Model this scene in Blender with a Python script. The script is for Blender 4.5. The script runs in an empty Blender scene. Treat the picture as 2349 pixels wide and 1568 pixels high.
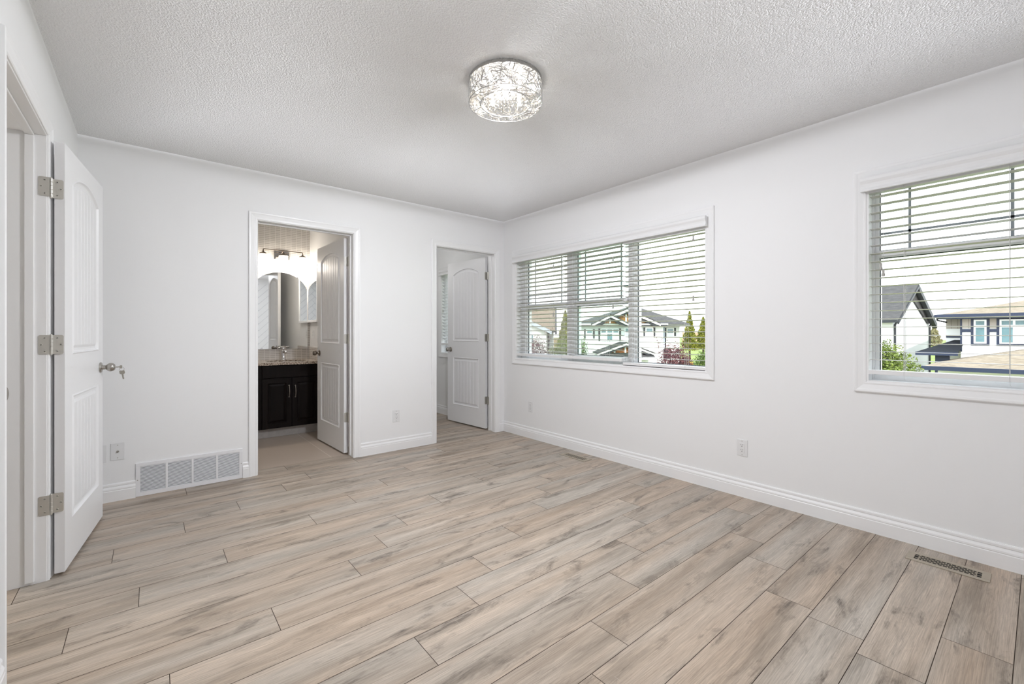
import bpy, math, random
import numpy as np
from mathutils import Vector, Matrix

random.seed(7)
rng = np.random.default_rng(7)
scn = bpy.context.scene
col = scn.collection
PI = math.pi

# ------------------------------------------------------------------ camera
CAM_H, YAW, FPX = 1.13958, math.radians(39.5419), 1005.577
cam_d = bpy.data.cameras.new('camera')
cam_d.sensor_width = 36.0
cam_d.lens = 36.0 * FPX / 2349.0
cam_d.shift_y = -(784.0 - 763.585) / 2349.0
cam_d.clip_start = 0.02
cam_d.clip_end = 600
cam = bpy.data.objects.new('camera', cam_d)
cam.location = (0, 0, CAM_H)
cam.rotation_euler = (PI / 2, 0, -YAW)
col.objects.link(cam)
scn.camera = cam

# ------------------------------------------------------------------ view, sky, sun
scn.view_settings.view_transform = 'Standard'
scn.view_settings.look = 'None'
scn.view_settings.gamma = 1.0
scn.view_settings.use_curve_mapping = False
scn.view_settings.exposure = 0.54
LAMP_W, LAMP_B, LAMP_K = 47.5, 1.1, .0060      # ceiling light: downward light and an invented wash on the ceiling
LAMP_RGB = (.925, .94, 1.0)
BATH_W, HALL_W, CLOSET_W = 4.0, 15.0, 3.5  # vanity bulbs, then the added hall and closet fill lamps
SKY_S = 2.8
SUN_S = 2.5

world = bpy.data.worlds.new('sky')
scn.world = world
world.use_nodes = True
wn = world.node_tree
for n in list(wn.nodes): wn.nodes.remove(n)
w_out = wn.nodes.new('ShaderNodeOutputWorld')
w_bg = wn.nodes.new('ShaderNodeBackground')
w_tc = wn.nodes.new('ShaderNodeTexCoord')
w_sp = wn.nodes.new('ShaderNodeSeparateXYZ')
w_rp = wn.nodes.new('ShaderNodeValToRGB')
w_rp.color_ramp.elements[0].position = 0.0
w_rp.color_ramp.elements[0].color = (0.97, 0.99, 1.0, 1)
w_rp.color_ramp.elements[1].position = 0.75
w_rp.color_ramp.elements[1].color = (0.78, 0.89, 1.0, 1)
e = w_rp.color_ramp.elements.new(0.18); e.color = (0.88, 0.95, 1.0, 1)
wn.links.new(w_tc.outputs['Generated'], w_sp.inputs[0])
wn.links.new(w_sp.outputs['Z'], w_rp.inputs[0])
wn.links.new(w_rp.outputs[0], w_bg.inputs[0])
w_bg.inputs[1].default_value = SKY_S
wn.links.new(w_bg.outputs[0], w_out.inputs[0])

sun_d = bpy.data.lights.new('sun', 'SUN')
sun_d.energy = SUN_S
sun_d.angle = math.radians(0.6)
sun_d.color = (1.0, 0.95, 0.87)
sun = bpy.data.objects.new('sun', sun_d)
sun.rotation_euler = Vector((0.62, 0.52, -0.66)).to_track_quat('-Z', 'Y').to_euler()
sun.location = (-20, -20, 30)
col.objects.link(sun)

# ------------------------------------------------------------------ helpers
class MB:
    def __init__(s):
        s.v = []; s.f = []; s.m = []
    def add(s, verts, faces, mi=0):
        b = len(s.v)
        s.v.extend([tuple(p) for p in verts])
        for f in faces:
            s.f.append(tuple(b + i for i in f)); s.m.append(mi)
        return s
    def box(s, x0, x1, y0, y1, z0, z1, mi=0):
        if x0 > x1: x0, x1 = x1, x0
        if y0 > y1: y0, y1 = y1, y0
        if z0 > z1: z0, z1 = z1, z0
        v = [(x0,y0,z0),(x1,y0,z0),(x1,y1,z0),(x0,y1,z0),(x0,y0,z1),(x1,y0,z1),(x1,y1,z1),(x0,y1,z1)]
        return s.add(v, [(3,2,1,0),(4,5,6,7),(0,1,5,4),(1,2,6,5),(2,3,7,6),(3,0,4,7)], mi)
    def prism(s, poly, a, b, fn, mi=0):
        """poly: 2D outline, extruded from a to b; fn(u, v, w) -> 3D."""
        n = len(poly)
        v = [fn(p[0], p[1], a) for p in poly] + [fn(p[0], p[1], b) for p in poly]
        f = [tuple(range(n))[::-1], tuple(range(n, 2*n))]
        f += [(i, (i+1) % n, n + (i+1) % n, n + i) for i in range(n)]
        return s.add(v, f, mi)
    def tube(s, pts, r, n=8, cap=True, mi=0):
        pts = [Vector(p) for p in pts]
        rs = r if isinstance(r, (list, tuple)) else [r] * len(pts)
        ring = []; b = len(s.v); up = None
        for i, p in enumerate(pts):
            if i == 0: t = pts[1] - p
            elif i == len(pts) - 1: t = p - pts[i-1]
            else: t = (pts[i+1] - p).normalized() + (p - pts[i-1]).normalized()
            t = t.normalized() if t.length > 1e-9 else Vector((0,0,1))
            if up is None:
                up = Vector((0,0,1)) if abs(t.z) < .9 else Vector((1,0,0))
            x = t.cross(up)
            if x.length < 1e-6: x = t.orthogonal()
            x.normalize(); y = x.cross(t).normalized(); up = y
            for k in range(n):
                a = 2*PI*k/n
                s.v.append(tuple(p + (x*math.cos(a) + y*math.sin(a)) * rs[i]))
        for i in range(len(pts)-1):
            for k in range(n):
                s.f.append((b+i*n+k, b+i*n+(k+1)%n, b+(i+1)*n+(k+1)%n, b+(i+1)*n+k)); s.m.append(mi)
        if cap:
            s.f.append(tuple(b+k for k in range(n))[::-1]); s.m.append(mi)
            e = b+(len(pts)-1)*n
            s.f.append(tuple(e+k for k in range(n))); s.m.append(mi)
        return s
    def lathe(s, prof, n=24, o=(0,0,0), axis='Z', mi=0):
        """prof: (radius, height) pairs revolved about axis through o."""
        b = len(s.v)
        o = Vector(o)
        if isinstance(axis, str):
            A = {'X': Vector((1,0,0)), 'Y': Vector((0,1,0)), 'Z': Vector((0,0,1))}[axis]
        else: A = Vector(axis).normalized()
        X = A.orthogonal().normalized(); Y = A.cross(X)
        for r, h in prof:
            for k in range(n):
                a = 2*PI*k/n
                s.v.append(tuple(o + A*h + (X*math.cos(a) + Y*math.sin(a))*max(r, 1e-5)))
        for i in range(len(prof)-1):
            for k in range(n):
                s.f.append((b+i*n+k, b+i*n+(k+1)%n, b+(i+1)*n+(k+1)%n, b+(i+1)*n+k)); s.m.append(mi)
        if tuple(prof[0]) != tuple(prof[-1]):          # a closed profile (a ring) has no caps
            s.f.append(tuple(b+k for k in range(n))[::-1]); s.m.append(mi)
            e = b+(len(prof)-1)*n
            s.f.append(tuple(e+k for k in range(n))); s.m.append(mi)
        return s
    def xform(s, M, start=0):
        for i in range(start, len(s.v)):
            s.v[i] = tuple(M @ Vector(s.v[i]))
        return s
    def build(s, name, mat, parent=None, smooth=False, bevel=0.0, recalc=True):
        me = bpy.data.meshes.new(name)
        me.from_pydata(s.v, [], s.f)
        mats = mat if isinstance(mat, (list, tuple)) else [mat]
        for m in mats: me.materials.append(m)
        if len(mats) > 1: me.polygons.foreach_set('material_index', s.m)
        if recalc:
            import bmesh
            bm = bmesh.new(); bm.from_mesh(me)
            bmesh.ops.recalc_face_normals(bm, faces=bm.faces)
            bm.to_mesh(me); bm.free()
        if smooth:
            me.polygons.foreach_set('use_smooth', [True] * len(me.polygons))
            if smooth != 'all':
                try: me.set_sharp_from_angle(angle=math.radians(35))
                except Exception: pass
        me.update()
        o = bpy.data.objects.new(name, me)
        col.objects.link(o)
        if parent is not None: o.parent = parent
        if bevel:
            md = o.modifiers.new('bevel', 'BEVEL'); md.width = bevel; md.segments = 2
            md.limit_method = 'ANGLE'; md.angle_limit = math.radians(40)
        return o

def empty(name, loc=(0,0,0), rz=0.0):
    o = bpy.data.objects.new(name, None); o.empty_display_size = .1
    o.location = loc; o.rotation_euler = (0, 0, rz)
    col.objects.link(o); return o
def tag(o, label, cat, group=None):
    o['label'] = label; o['category'] = cat
    if group: o['group'] = group
    return o
def struct(o, label=None):
    o['kind'] = 'structure'
    if label: o['label'] = label
    return o
def copy_tree(o, parent=None):
    c = o.copy(); col.objects.link(c)
    if parent is not None: c.parent = parent
    for ch in list(o.children): copy_tree(ch, c)
    return c

# ------------------------------------------------------------------ materials
def new_mat(name):
    m = bpy.data.materials.new(name); m.use_nodes = True
    nt = m.node_tree
    for n in list(nt.nodes): nt.nodes.remove(n)
    out = nt.nodes.new('ShaderNodeOutputMaterial')
    return m, nt, out
def s2l(c):
    return tuple((x/255/12.92 if x/255 <= .04045 else ((x/255+.055)/1.055)**2.4) for x in c) + (1,)
def bsdf(nt, out, color=(.8,.8,.8,1), rough=.5, metal=0.0, spec=.5):
    b = nt.nodes.new('ShaderNodeBsdfPrincipled')
    b.inputs['Base Color'].default_value = color
    b.inputs['Roughness'].default_value = rough
    b.inputs['Metallic'].default_value = metal
    b.inputs['Specular IOR Level'].default_value = spec
    nt.links.new(b.outputs[0], out.inputs[0])
    return b
def node(nt, t, **kw):
    n = nt.nodes.new(t)
    for k, v in kw.items():
        if k.startswith('i_'): n.inputs[k[2:].replace('_', ' ')].default_value = v
        else: setattr(n, k, v)
    return n
def ramp(nt, src, stops):
    r = nt.nodes.new('ShaderNodeValToRGB')
    el = r.color_ramp.elements
    while len(el) < len(stops): el.new(.5)
    for e_, (p, c) in zip(el, stops):
        e_.position = p; e_.color = c if len(c) == 4 else tuple(c) + (1,)
    nt.links.new(src, r.inputs[0]); return r.outputs[0]
def g(v): return (v, v, v, 1)
def mixc(nt, fac, a, b, mode='MIX'):
    n = nt.nodes.new('ShaderNodeMix'); n.data_type = 'RGBA'; n.blend_type = mode
    for sock, val in ((0, fac), (6, a), (7, b)):
        if hasattr(val, 'node'): nt.links.new(val, n.inputs[sock])
        else: n.inputs[sock].default_value = val
    return n.outputs[2]
def math_n(nt, op, a, b=0.0):
    n = nt.nodes.new('ShaderNodeMath'); n.operation = op
    for i, v in enumerate((a, b)):
        if hasattr(v, 'node'): nt.links.new(v, n.inputs[i])
        else: n.inputs[i].default_value = v
    return n.outputs[0]
def noise(nt, vec, scale, detail=3, rough=.5, dist=0.0):
    n = node(nt, 'ShaderNodeTexNoise')
    n.inputs['Scale'].default_value = scale; n.inputs['Detail'].default_value = detail
    n.inputs['Roughness'].default_value = rough; n.inputs['Distortion'].default_value = dist
    if vec is not None: nt.links.new(vec, n.inputs['Vector'])
    return n.outputs['Fac']
def mapping(nt, vec, scale=(1,1,1), loc=(0,0,0), rot=(0,0,0)):
    n = nt.nodes.new('ShaderNodeMapping')
    n.inputs['Scale'].default_value = scale; n.inputs['Location'].default_value = loc
    n.inputs['Rotation'].default_value = rot
    nt.links.new(vec, n.inputs['Vector']); return n.outputs[0]
def bump(nt, b, h, strength=.3, dist=.01):
    n = nt.nodes.new('ShaderNodeBump')
    n.inputs['Strength'].default_value = strength; n.inputs['Distance'].default_value = dist
    nt.links.new(h, n.inputs['Height']); nt.links.new(n.outputs[0], b.inputs['Normal'])
def objco(nt): return nt.nodes.new('ShaderNodeTexCoord').outputs['Object']
def geopos(nt): return nt.nodes.new('ShaderNodeNewGeometry').outputs['Position']

def simple(name, rgb, rough=.5, metal=0.0, spec=.5, var=0.0, vscale=6, bmp=0.0, bscale=80):
    m, nt, out = new_mat(name)
    c = s2l(rgb)
    b = bsdf(nt, out, c, rough, metal, spec)
    if var:
        f = noise(nt, objco(nt), vscale, 4)
        lo = tuple(x*(1-var) for x in c[:3]) + (1,); hi = tuple(min(1, x*(1+var)) for x in c[:3]) + (1,)
        nt.links.new(ramp(nt, f, [(.3, lo), (.7, hi)]), b.inputs['Base Color'])
    if bmp: bump(nt, b, noise(nt, objco(nt), bscale, 3), bmp, .003)
    return m

M = {}
M['wall'] = simple('wall_paint', (250,250,250), .55, spec=.3, bmp=.05, bscale=140)
M['trim'] = simple('trim_paint', (252,252,252), .32, spec=.45, bmp=.01, bscale=30)
M['door'] = simple('door_paint', (250,250,251), .34, spec=.45, bmp=.02, bscale=60)
M['vinyl'] = simple('white_vinyl', (250,250,251), .35, bmp=.01)
M['slat_backlit'] = simple('blind_slat_wood', (206,203,198), .4, bmp=.01)  # white slats, greyed to put their backlit darkness into the colour
M['slat'] = simple('blind_rail_white', (246,246,246), .4, bmp=.01)
M['plastic'] = simple('outlet_plastic', (240,240,240), .35, bmp=.01)
M['dark'] = simple('hole_shade', (22,22,24), .8, bmp=.01)  # near-black colour stands in for the shade inside holes
M['gasket'] = simple('glazing_gasket', (70,74,80), .6, bmp=.01)
M['muntin'] = simple('muntin_grey', (150,154,160), .5, bmp=.01)
M['cord'] = simple('blind_cord', (225,225,222), .7, bmp=.02)
M['tassel'] = simple('cord_tassel', (186,184,178), .45, bmp=.02)
M['grille'] = simple('grille_paint', (244,244,246), .4, bmp=.01)
M['enamel'] = simple('white_enamel', (240,240,240), .2, bmp=.01)

def m_ceiling():
    m, nt, out = new_mat('ceiling_stipple')
    b = bsdf(nt, out, s2l((246,246,246)), .85, spec=.15)
    p = geopos(nt)
    f1 = noise(nt, p, 140, 2, .5)
    f2 = noise(nt, p, 38, 2, .5)
    h = math_n(nt, 'ADD', ramp(nt, f1, [(.40, g(0)), (.70, g(1))]), math_n(nt, 'MULTIPLY', f2, .15))
    bump(nt, b, h, .5, .006)
    return m
M['ceiling'] = m_ceiling()

def m_floor():
    m, nt, out = new_mat('oak_plank')
    b = bsdf(nt, out, rough=.42, spec=.4)
    uv = node(nt, 'ShaderNodeUVMap', uv_map='UVMap').outputs[0]
    tint = node(nt, 'ShaderNodeAttribute', attribute_name='tint').outputs['Fac']
    warm = node(nt, 'ShaderNodeAttribute', attribute_name='warm').outputs['Fac']
    # slight wander of the grain, then bands, smudges, knots, fine pores and saw marks
    wob = noise(nt, mapping(nt, uv, (2.2, 5, 1), (3, 1, 0)), 1.0, 2, .5)
    sp = node(nt, 'ShaderNodeSeparateXYZ'); nt.links.new(uv, sp.inputs[0])
    cb = node(nt, 'ShaderNodeCombineXYZ')
    nt.links.new(sp.outputs[0], cb.inputs[0])
    nt.links.new(math_n(nt, 'ADD', sp.outputs[1], math_n(nt, 'MULTIPLY', wob, .022)), cb.inputs[1])
    uw = cb.outputs[0]
    n1 = noise(nt, mapping(nt, uw, (1.0, 13, 1)), 1.0, 5, .55)
    n2 = noise(nt, mapping(nt, uv, (3.2, 11, 1), (7, 3, 0)), 1.0, 6, .68, .5)
    n3 = noise(nt, mapping(nt, uw, (6, 280, 1)), 1.0, 3, .6)
    n4 = noise(nt, mapping(nt, uw, (13, 150, 1), (2, 9, 0)), 1.0, 5, .7, .6)
    n5 = noise(nt, mapping(nt, uv, (.55, 6.0, 1), (1, 5, 0)), 1.0, 2, .5)
    n6 = noise(nt, mapping(nt, uw, (1.0, 8.5, 1), (4, 8, 0)), 1.0, 4, .6)
    wv = math_n(nt, 'ADD', math_n(nt, 'MULTIPLY', warm, .40), ramp(nt, n5, [(.38, g(0)), (.66, g(.80))]))
    light = mixc(nt, wv, s2l((202,193,181)), s2l((207,189,170)))
    mid = mixc(nt, wv, s2l((163,154,142)), s2l((168,149,130)))
    f = math_n(nt, 'ADD', ramp(nt, n1, [(.30, g(0)), (.72, g(1))]), math_n(nt, 'MULTIPLY', math_n(nt, 'SUBTRACT', tint, .5), .30))
    c = mixc(nt, f, light, mid)
    c = mixc(nt, math_n(nt, 'MULTIPLY', ramp(nt, n6, [(.52, g(0)), (.70, g(1))]), .50), c, s2l((124,112,98)))
    sm = math_n(nt, 'MULTIPLY', ramp(nt, n2, [(.54, g(0)), (.68, g(1))]), ramp(nt, n4, [(.34, g(.12)), (.56, g(1))]))
    c = mixc(nt, math_n(nt, 'MULTIPLY', sm, .82), c, s2l((88,80,72)))
    c = mixc(nt, 1.0, c, ramp(nt, n3, [(.32, g(.76)), (.66, g(1.09))]), 'MULTIPLY')
    c = mixc(nt, 1.0, c, ramp(nt, n4, [(.30, g(.86)), (.62, g(1.06))]), 'MULTIPLY')
    saw = math_n(nt, 'MULTIPLY', ramp(nt, noise(nt, mapping(nt, uv, (120, 6, 1), (9, 2, 0)), 1.0, 2, .5), [(.70, g(0)), (.74, g(1))]), ramp(nt, n2, [(.50, g(0)), (.58, g(1))]))
    c = mixc(nt, math_n(nt, 'MULTIPLY', saw, .28), c, s2l((218,209,198)))
    nt.links.new(c, b.inputs['Base Color'])
    bump(nt, b, math_n(nt, 'ADD', n3, math_n(nt, 'MULTIPLY', n4, .5)), .2, .001)
    return m
M['floor'] = m_floor()
M['groove'] = simple('plank_groove', (74,62,52), .8, bmp=.01)

def m_brick(name, c1, c2, mortar, bw, bh, msize, axes, rough=.3, offset=0.0, bmp=.3):
    m, nt, out = new_mat(name)
    b = bsdf(nt, out, rough=rough)
    p = geopos(nt)
    sp = node(nt, 'ShaderNodeSeparateXYZ'); nt.links.new(p, sp.inputs[0])
    cb = node(nt, 'ShaderNodeCombineXYZ')
    nt.links.new(sp.outputs[axes[0]], cb.inputs[0]); nt.links.new(sp.outputs[axes[1]], cb.inputs[1])
    br = node(nt, 'ShaderNodeTexBrick', offset=offset, squash=1.0)
    br.inputs['Color1'].default_value = s2l(c1); br.inputs['Color2'].default_value = s2l(c2)
    br.inputs['Mortar'].default_value = s2l(mortar)
    br.inputs['Scale'].default_value = 1.0; br.inputs['Mortar Size'].default_value = msize
    br.inputs['Mortar Smooth'].default_value = .1; br.inputs['Bias'].default_value = 0
    br.inputs['Brick Width'].default_value = bw; br.inputs['Row Height'].default_value = bh
    nt.links.new(cb.outputs[0], br.inputs['Vector'])
    nt.links.new(br.outputs['Color'], b.inputs['Base Color'])
    inv = math_n(nt, 'SUBTRACT', 1.0, br.outputs['Fac'])
    if bmp: bump(nt, b, inv, bmp, .002)
    return m
M['mosaic'] = m_brick('mosaic_tile', (205,203,199), (192,189,185), (230,228,225), .058, .0215, .0030, ('X','Z'), .22)
M['mosaic_side'] = m_brick('mosaic_tile_side', (206,198,191), (190,181,174), (232,227,221), .058, .0215, .0035, ('Y','Z'), .22)
M['bath_tile'] = m_brick('bath_floor_tile', (196,182,168), (190,176,162), (214,204,192), .642, 2.05, .004, ('X','Y'), .35, .0)

def m_granite():
    m, nt, out = new_mat('granite')
    b = bsdf(nt, out, rough=.12)
    p = objco(nt)
    v = node(nt, 'ShaderNodeTexVoronoi'); v.inputs['Scale'].default_value = 110; nt.links.new(p, v.inputs['Vector'])
    n = noise(nt, p, 60, 4, .7)
    c = ramp(nt, n, [(.30, s2l((38,32,28))), (.42, s2l((110,92,78))), (.52, s2l((196,180,162))), (.70, s2l((222,212,200)))])
    c = mixc(nt, .5, c, ramp(nt, v.outputs['Distance'], [(.1, g(.25)), (.6, g(.75))]), 'SOFT_LIGHT')
    nt.links.new(c, b.inputs['Base Color']); return m
M['granite'] = m_granite()
def m_espresso():
    m, nt, out = new_mat('espresso_wood')
    b = bsdf(nt, out, rough=.5, spec=.15)
    n = noise(nt, mapping(nt, objco(nt), (30, 30, 3)), 1.0, 4)
    nt.links.new(ramp(nt, n, [(.3, s2l((15,10,9))), (.7, s2l((25,18,16)))]), b.inputs['Base Color'])
    return m
M['espresso'] = m_espresso()
def m_metal(name, rgb, rough=.28, bmp=.02):
    m, nt, out = new_mat(name)
    b = bsdf(nt, out, s2l(rgb), rough, 1.0)
    bump(nt, b, noise(nt, mapping(nt, objco(nt), (20, 20, 300)), 1.0, 2), bmp, .001)
    return m
M['nickel'] = m_metal('brushed_nickel', (176,172,166), .3, .05)
M['chrome'] = m_metal('chrome', (215,215,218), .1, .0)
M['bronze'] = m_metal('dark_nickel', (130,120,110), .28)
M['hinge'] = m_metal('satin_hinge', (214,212,206), .5, .04)
M['vent'] = m_metal('pewter_vent', (196,187,172), .5, .03)
M['key'] = m_metal('nickel_key', (170,165,155), .35)
def m_mirror():
    m, nt, out = new_mat('mirror_glass')
    b = bsdf(nt, out, (.86,.88,.88,1), .015, 1.0); return m
M['mirror'] = m_mirror()
def m_glass(name, tint, refl=.5):
    """thin window pane: lets light straight through and mirrors a little of the room"""
    m, nt, out = new_mat(name)
    t = node(nt, 'ShaderNodeBsdfTransparent'); t.inputs[0].default_value = tint
    gl = node(nt, 'ShaderNodeBsdfGlossy'); gl.inputs['Roughness'].default_value = .01
    fr = node(nt, 'ShaderNodeFresnel'); fr.inputs[0].default_value = 1.45
    mx = node(nt, 'ShaderNodeMixShader')
    nt.links.new(math_n(nt, 'MULTIPLY', fr.outputs[0], refl), mx.inputs[0])
    nt.links.new(t.outputs[0], mx.inputs[1]); nt.links.new(gl.outputs[0], mx.inputs[2])
    nt.links.new(mx.outputs[0], out.inputs[0]); return m
M['glass'] = m_glass('window_glass', (.97,.985,.98,1))
M['glass_green'] = m_glass('green_tinted_glass', (.76,.90,.82,1), .8)
M['crystal'] = m_glass('cut_crystal', (.97,.97,.96,1), 2.2)
def m_frost():
    m, nt, out = new_mat('pressed_crystal')
    t = node(nt, 'ShaderNodeBsdfTransparent'); t.inputs[0].default_value = (1,.99,.97,1)
    d = node(nt, 'ShaderNodeBsdfTranslucent'); d.inputs[0].default_value = (.95,.93,.9,1)
    gl = node(nt, 'ShaderNodeBsdfGlossy'); gl.inputs['Roughness'].default_value = .08
    a = node(nt, 'ShaderNodeMixShader'); a.inputs[0].default_value = .22
    b = node(nt, 'ShaderNodeMixShader'); b.inputs[0].default_value = .12
    nt.links.new(t.outputs[0], a.inputs[1]); nt.links.new(d.outputs[0], a.inputs[2])
    nt.links.new(a.outputs[0], b.inputs[1]); nt.links.new(gl.outputs[0], b.inputs[2])
    nt.links.new(b.outputs[0], out.inputs[0]); return m
M['frost'] = m_frost()
def m_emit(name, rgb, s):
    m, nt, out = new_mat(name)
    e_ = node(nt, 'ShaderNodeEmission'); e_.inputs[0].default_value = s2l(rgb); e_.inputs[1].default_value = s
    nt.links.new(e_.outputs[0], out.inputs[0]); return m
M['bulb'] = m_emit('lit_bulb', (255,240,215), 9)
M['bulb_warm'] = m_emit('lit_warm_bulb', (255,236,210), 3.5)

# ------------------------------------------------------------------ room dimensions
XL, XR, YB, YR, ZC = -0.366, 3.188, 4.015, -0.489, 2.44
WT = 0.125                       # inner wall thickness
BX0, BX1, BYF = -0.25, 1.55, 5.87          # bathroom
CX0, CX1, CYF = 1.66, XR, 6.1              # closet
HX0 = -1.55                                # hall
E1, E0 = 2.915, 2.147                      # entry opening (jamb faces)
B0, B1 = 0.668, 1.432                      # bathroom door opening
C0, C1 = 2.299, 3.055                      # closet door opening
DH = 2.045                                 # opening height

# ------------------------------------------------------------------ floor
def build_floor():
    V, F, uvs, tints, warms = [], [], [], [], []
    W0, PW, L, gap = 0.962, 0.1796, 1.217, 0.0012
    ph = {-2:.887,-1:1.14,0:.129,1:.469,2:.763,3:1.063,4:.05,5:.387,6:.766,7:.975,8:-.037,9:.297,10:.767,11:1.07,12:.155,13:.45,14:.762,15:.973,16:.20}
    rects = [(HX0, XR, YR, YB), (CX0, XR, YB, CYF), (B0, B1, YB, 4.16), (HX0, XL - WT, YB, 6.0)]
    r0 = random.Random(3)
    info = {}
    for (xa, xb, ya, yb) in rects:
        k0 = int(math.floor((ya - W0) / PW)); k1 = int(math.floor((yb - W0 - 1e-6) / PW))
        for k in range(k0, k1 + 1):
            y0, y1 = max(ya, W0 + k*PW), min(yb, W0 + (k+1)*PW)
            if y1 - y0 < .002: continue
            if k not in ph: ph[k] = r0.random() * L
            j0 = int(math.floor((xa - ph[k]) / L))
            x = ph[k] + j0 * L
            j = j0
            while x < xb:
                x0, x1 = max(x, xa), min(x + L, xb)
                if x1 - x0 > .004:
                    if (k, j) not in info:
                        info[(k, j)] = (r0.random()*40, r0.random()*40, r0.random(), r0.random())
                    ou, ov, t, w = info[(k, j)]
                    b = len(V)
                    q = [(x0+gap,y0+gap),(x1-gap,y0+gap),(x1-gap,y1-gap),(x0+gap,y1-gap)]
                    V += [(a, c, 0.0) for a, c in q]
                    F.append((b, b+1, b+2, b+3))
                    uvs += [(a - x + ou, c - W0 + ov) for a, c in q]
                    tints.append(t); warms.append(w ** 1.5)
                x += L; j += 1
    nplank = len(F)
    for (xa, xb, ya, yb) in rects:
        b = len(V)
        V += [(xa,ya,-.0015),(xb,ya,-.0015),(xb,yb,-.0015),(xa,yb,-.0015)]
        F.append((b, b+1, b+2, b+3)); uvs += [(0,0)]*4; tints.append(0); warms.append(0)
        b = len(V)
        V += [(xa,ya,-.15),(xb,ya,-.15),(xb,yb,-.15),(xa,yb,-.15)]
        F.append((b+3, b+2, b+1, b)); uvs += [(0,0)]*4; tints.append(0); warms.append(0)
    me = bpy.data.meshes.new('floor'); me.from_pydata(V, [], F)
    me.materials.append(M['floor']); me.materials.append(M['groove'])
    me.polygons.foreach_set('material_index', [0]*nplank + [1]*(len(F)-nplank))
    ul = me.uv_layers.new(name='UVMap'); ul.data.foreach_set('uv', [c for p in uvs for c in p])
    a = me.attributes.new('tint', 'FLOAT', 'FACE'); a.data.foreach_set('value', tints)
    a = me.attributes.new('warm', 'FLOAT', 'FACE'); a.data.foreach_set('value', warms)
    o = bpy.data.objects.new('floor', me); col.objects.link(o)
    struct(o, 'grey beige wood plank floor')
build_floor()
bf = MB().box(BX0, BX1, YB+WT+.02, BYF, -.15, 0.0)
struct(bf.build('floor_bathroom', M['bath_tile']), 'beige tile floor of the bathroom')

# ------------------------------------------------------------------ ceiling and walls
struct(MB().box(HX0-.2, XR+.18, YR-.15, 6.3, ZC, ZC+.2).build('ceiling', M['ceiling']), 'white stippled ceiling')
RO = 0.019    # jamb thickness = rough opening margin
def wall_y(name, y0, y1, x0, x1, holes, mat):
    """wall running along X with door holes (xa, xb, za, zb)"""
    m = MB(); x = x0
    for (a, b, za, zb) in sorted(holes):
        m.box(x, a, y0, y1, 0, ZC)
        if za > 0: m.box(a, b, y0, y1, 0, za)
        m.box(a, b, y0, y1, zb, ZC); x = b
    m.box(x, x1, y0, y1, 0, ZC)
    return struct(m.build(name, mat))
def wall_x(name, x0, x1, y0, y1, holes, mat):
    m = MB(); y = y0
    for (a, b, za, zb) in sorted(holes):
        m.box(x0, x1, y, a, 0, ZC)
        if za > 0: m.box(x0, x1, a, b, 0, za)
        m.box(x0, x1, a, b, zb, ZC); y = b
    m.box(x0, x1, y, y1, 0, ZC)
    return struct(m.build(name, mat))
W1 = (1.592, 3.787, 0.855, 2.012)          # window 1 opening (ya, yb, za, zb)
W2 = (-0.072, 0.646, 0.861, 2.020)
W3 = (4.80, 5.441, 0.859, 2.012)
wall_y('wall_back', YB, YB+WT, XL-WT, XR, [(B0-RO, B1+RO, 0, DH+RO), (C0-RO, C1+RO, 0, DH+RO)], M['wall'])
wall_x('wall_right', XR, XR+.18, YR-.12, CYF+.12, [W1, W2, W3], M['wall'])
wall_x('wall_left', XL-WT, XL, YR-.12, YB, [(E0-RO, E1+RO, 0, DH+RO)], M['wall'])
rear = struct(MB().box(HX0-.1, XR, YR-.12, YR-.012, 0, ZC).build('wall_rear', M['wall']))
wall_y('wall_bathroom_back', BYF, BYF+.12, BX0, BX1, [], M['mosaic'])
wall_x('wall_bathroom_right', BX1, CX0, YB+WT, CYF, [], M['wall'])
wall_x('wall_bathroom_left', BX0-.1, BX0, YB+WT, BYF+.12, [], M['wall'])
wall_y('wall_closet_back', CYF, CYF+.12, CX0, XR, [], M['wall'])
wall_x('wall_hall', HX0-.1, HX0, YR-.12, 6.1, [], M['wall'])
wall_y('wall_hall_end', 5.2, 5.3, HX0, BX0-.1, [], M['wall'])

# rear wall: white herringbone panelling, seen in the bathroom mirror
def clip_rect(poly, x0, x1, y0, y1):
    for ax, lim, sg in ((0,x0,1),(0,x1,-1),(1,y0,1),(1,y1,-1)):
        outp = []
        for i in range(len(poly)):
            a, b = poly[i], poly[(i+1) % len(poly)]
            da, db = (a[ax]-lim)*sg, (b[ax]-lim)*sg
            if da >= 0: outp.append(a)
            if da*db < 0:
                t = da/(da-db); outp.append((a[0]+(b[0]-a[0])*t, a[1]+(b[1]-a[1])*t))
        poly = outp
        if not poly: return []
    return poly
def herring():
    W, L, gp = .115, .46, .0026
    m = MB(); c, s = math.cos(PI/4), math.sin(PI/4)
    for i in range(-40, 41):
        for j in range(-14, 15):
            ox, oy = i*W + j*L, i*W - j*L
            for (xa, xb, ya, yb) in ((0, L, 0, W), (L, L+W, W-L, W)):
                q = [(ox+xa+gp, oy+ya+gp), (ox+xb-gp, oy+ya+gp), (ox+xb-gp, oy+yb-gp), (ox+xa+gp, oy+yb-gp)]
                q = [(1.4 + x*c - y*s, 1.2 + x*s + y*c) for x, y in q]
                q = clip_rect(q, XL, XR, .13, 2.34)
                if len(q) >= 3:
                    m.prism(q, YR-.008, YR, lambda u, v, w: (u, w, v))
    m.build('herringbone_panelling', M['trim'], rear)
    MB().box(XL, XR, YR-.012, YR-.008, .0, ZC).build('panelling_grout', simple('panel_grout', (196,198,203), .8, bmp=.01), rear)
    MB().box(XL, XR, YR-.008, YR+.004, 2.34, ZC).build('panelling_cap', M['trim'], rear)
herring()

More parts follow.
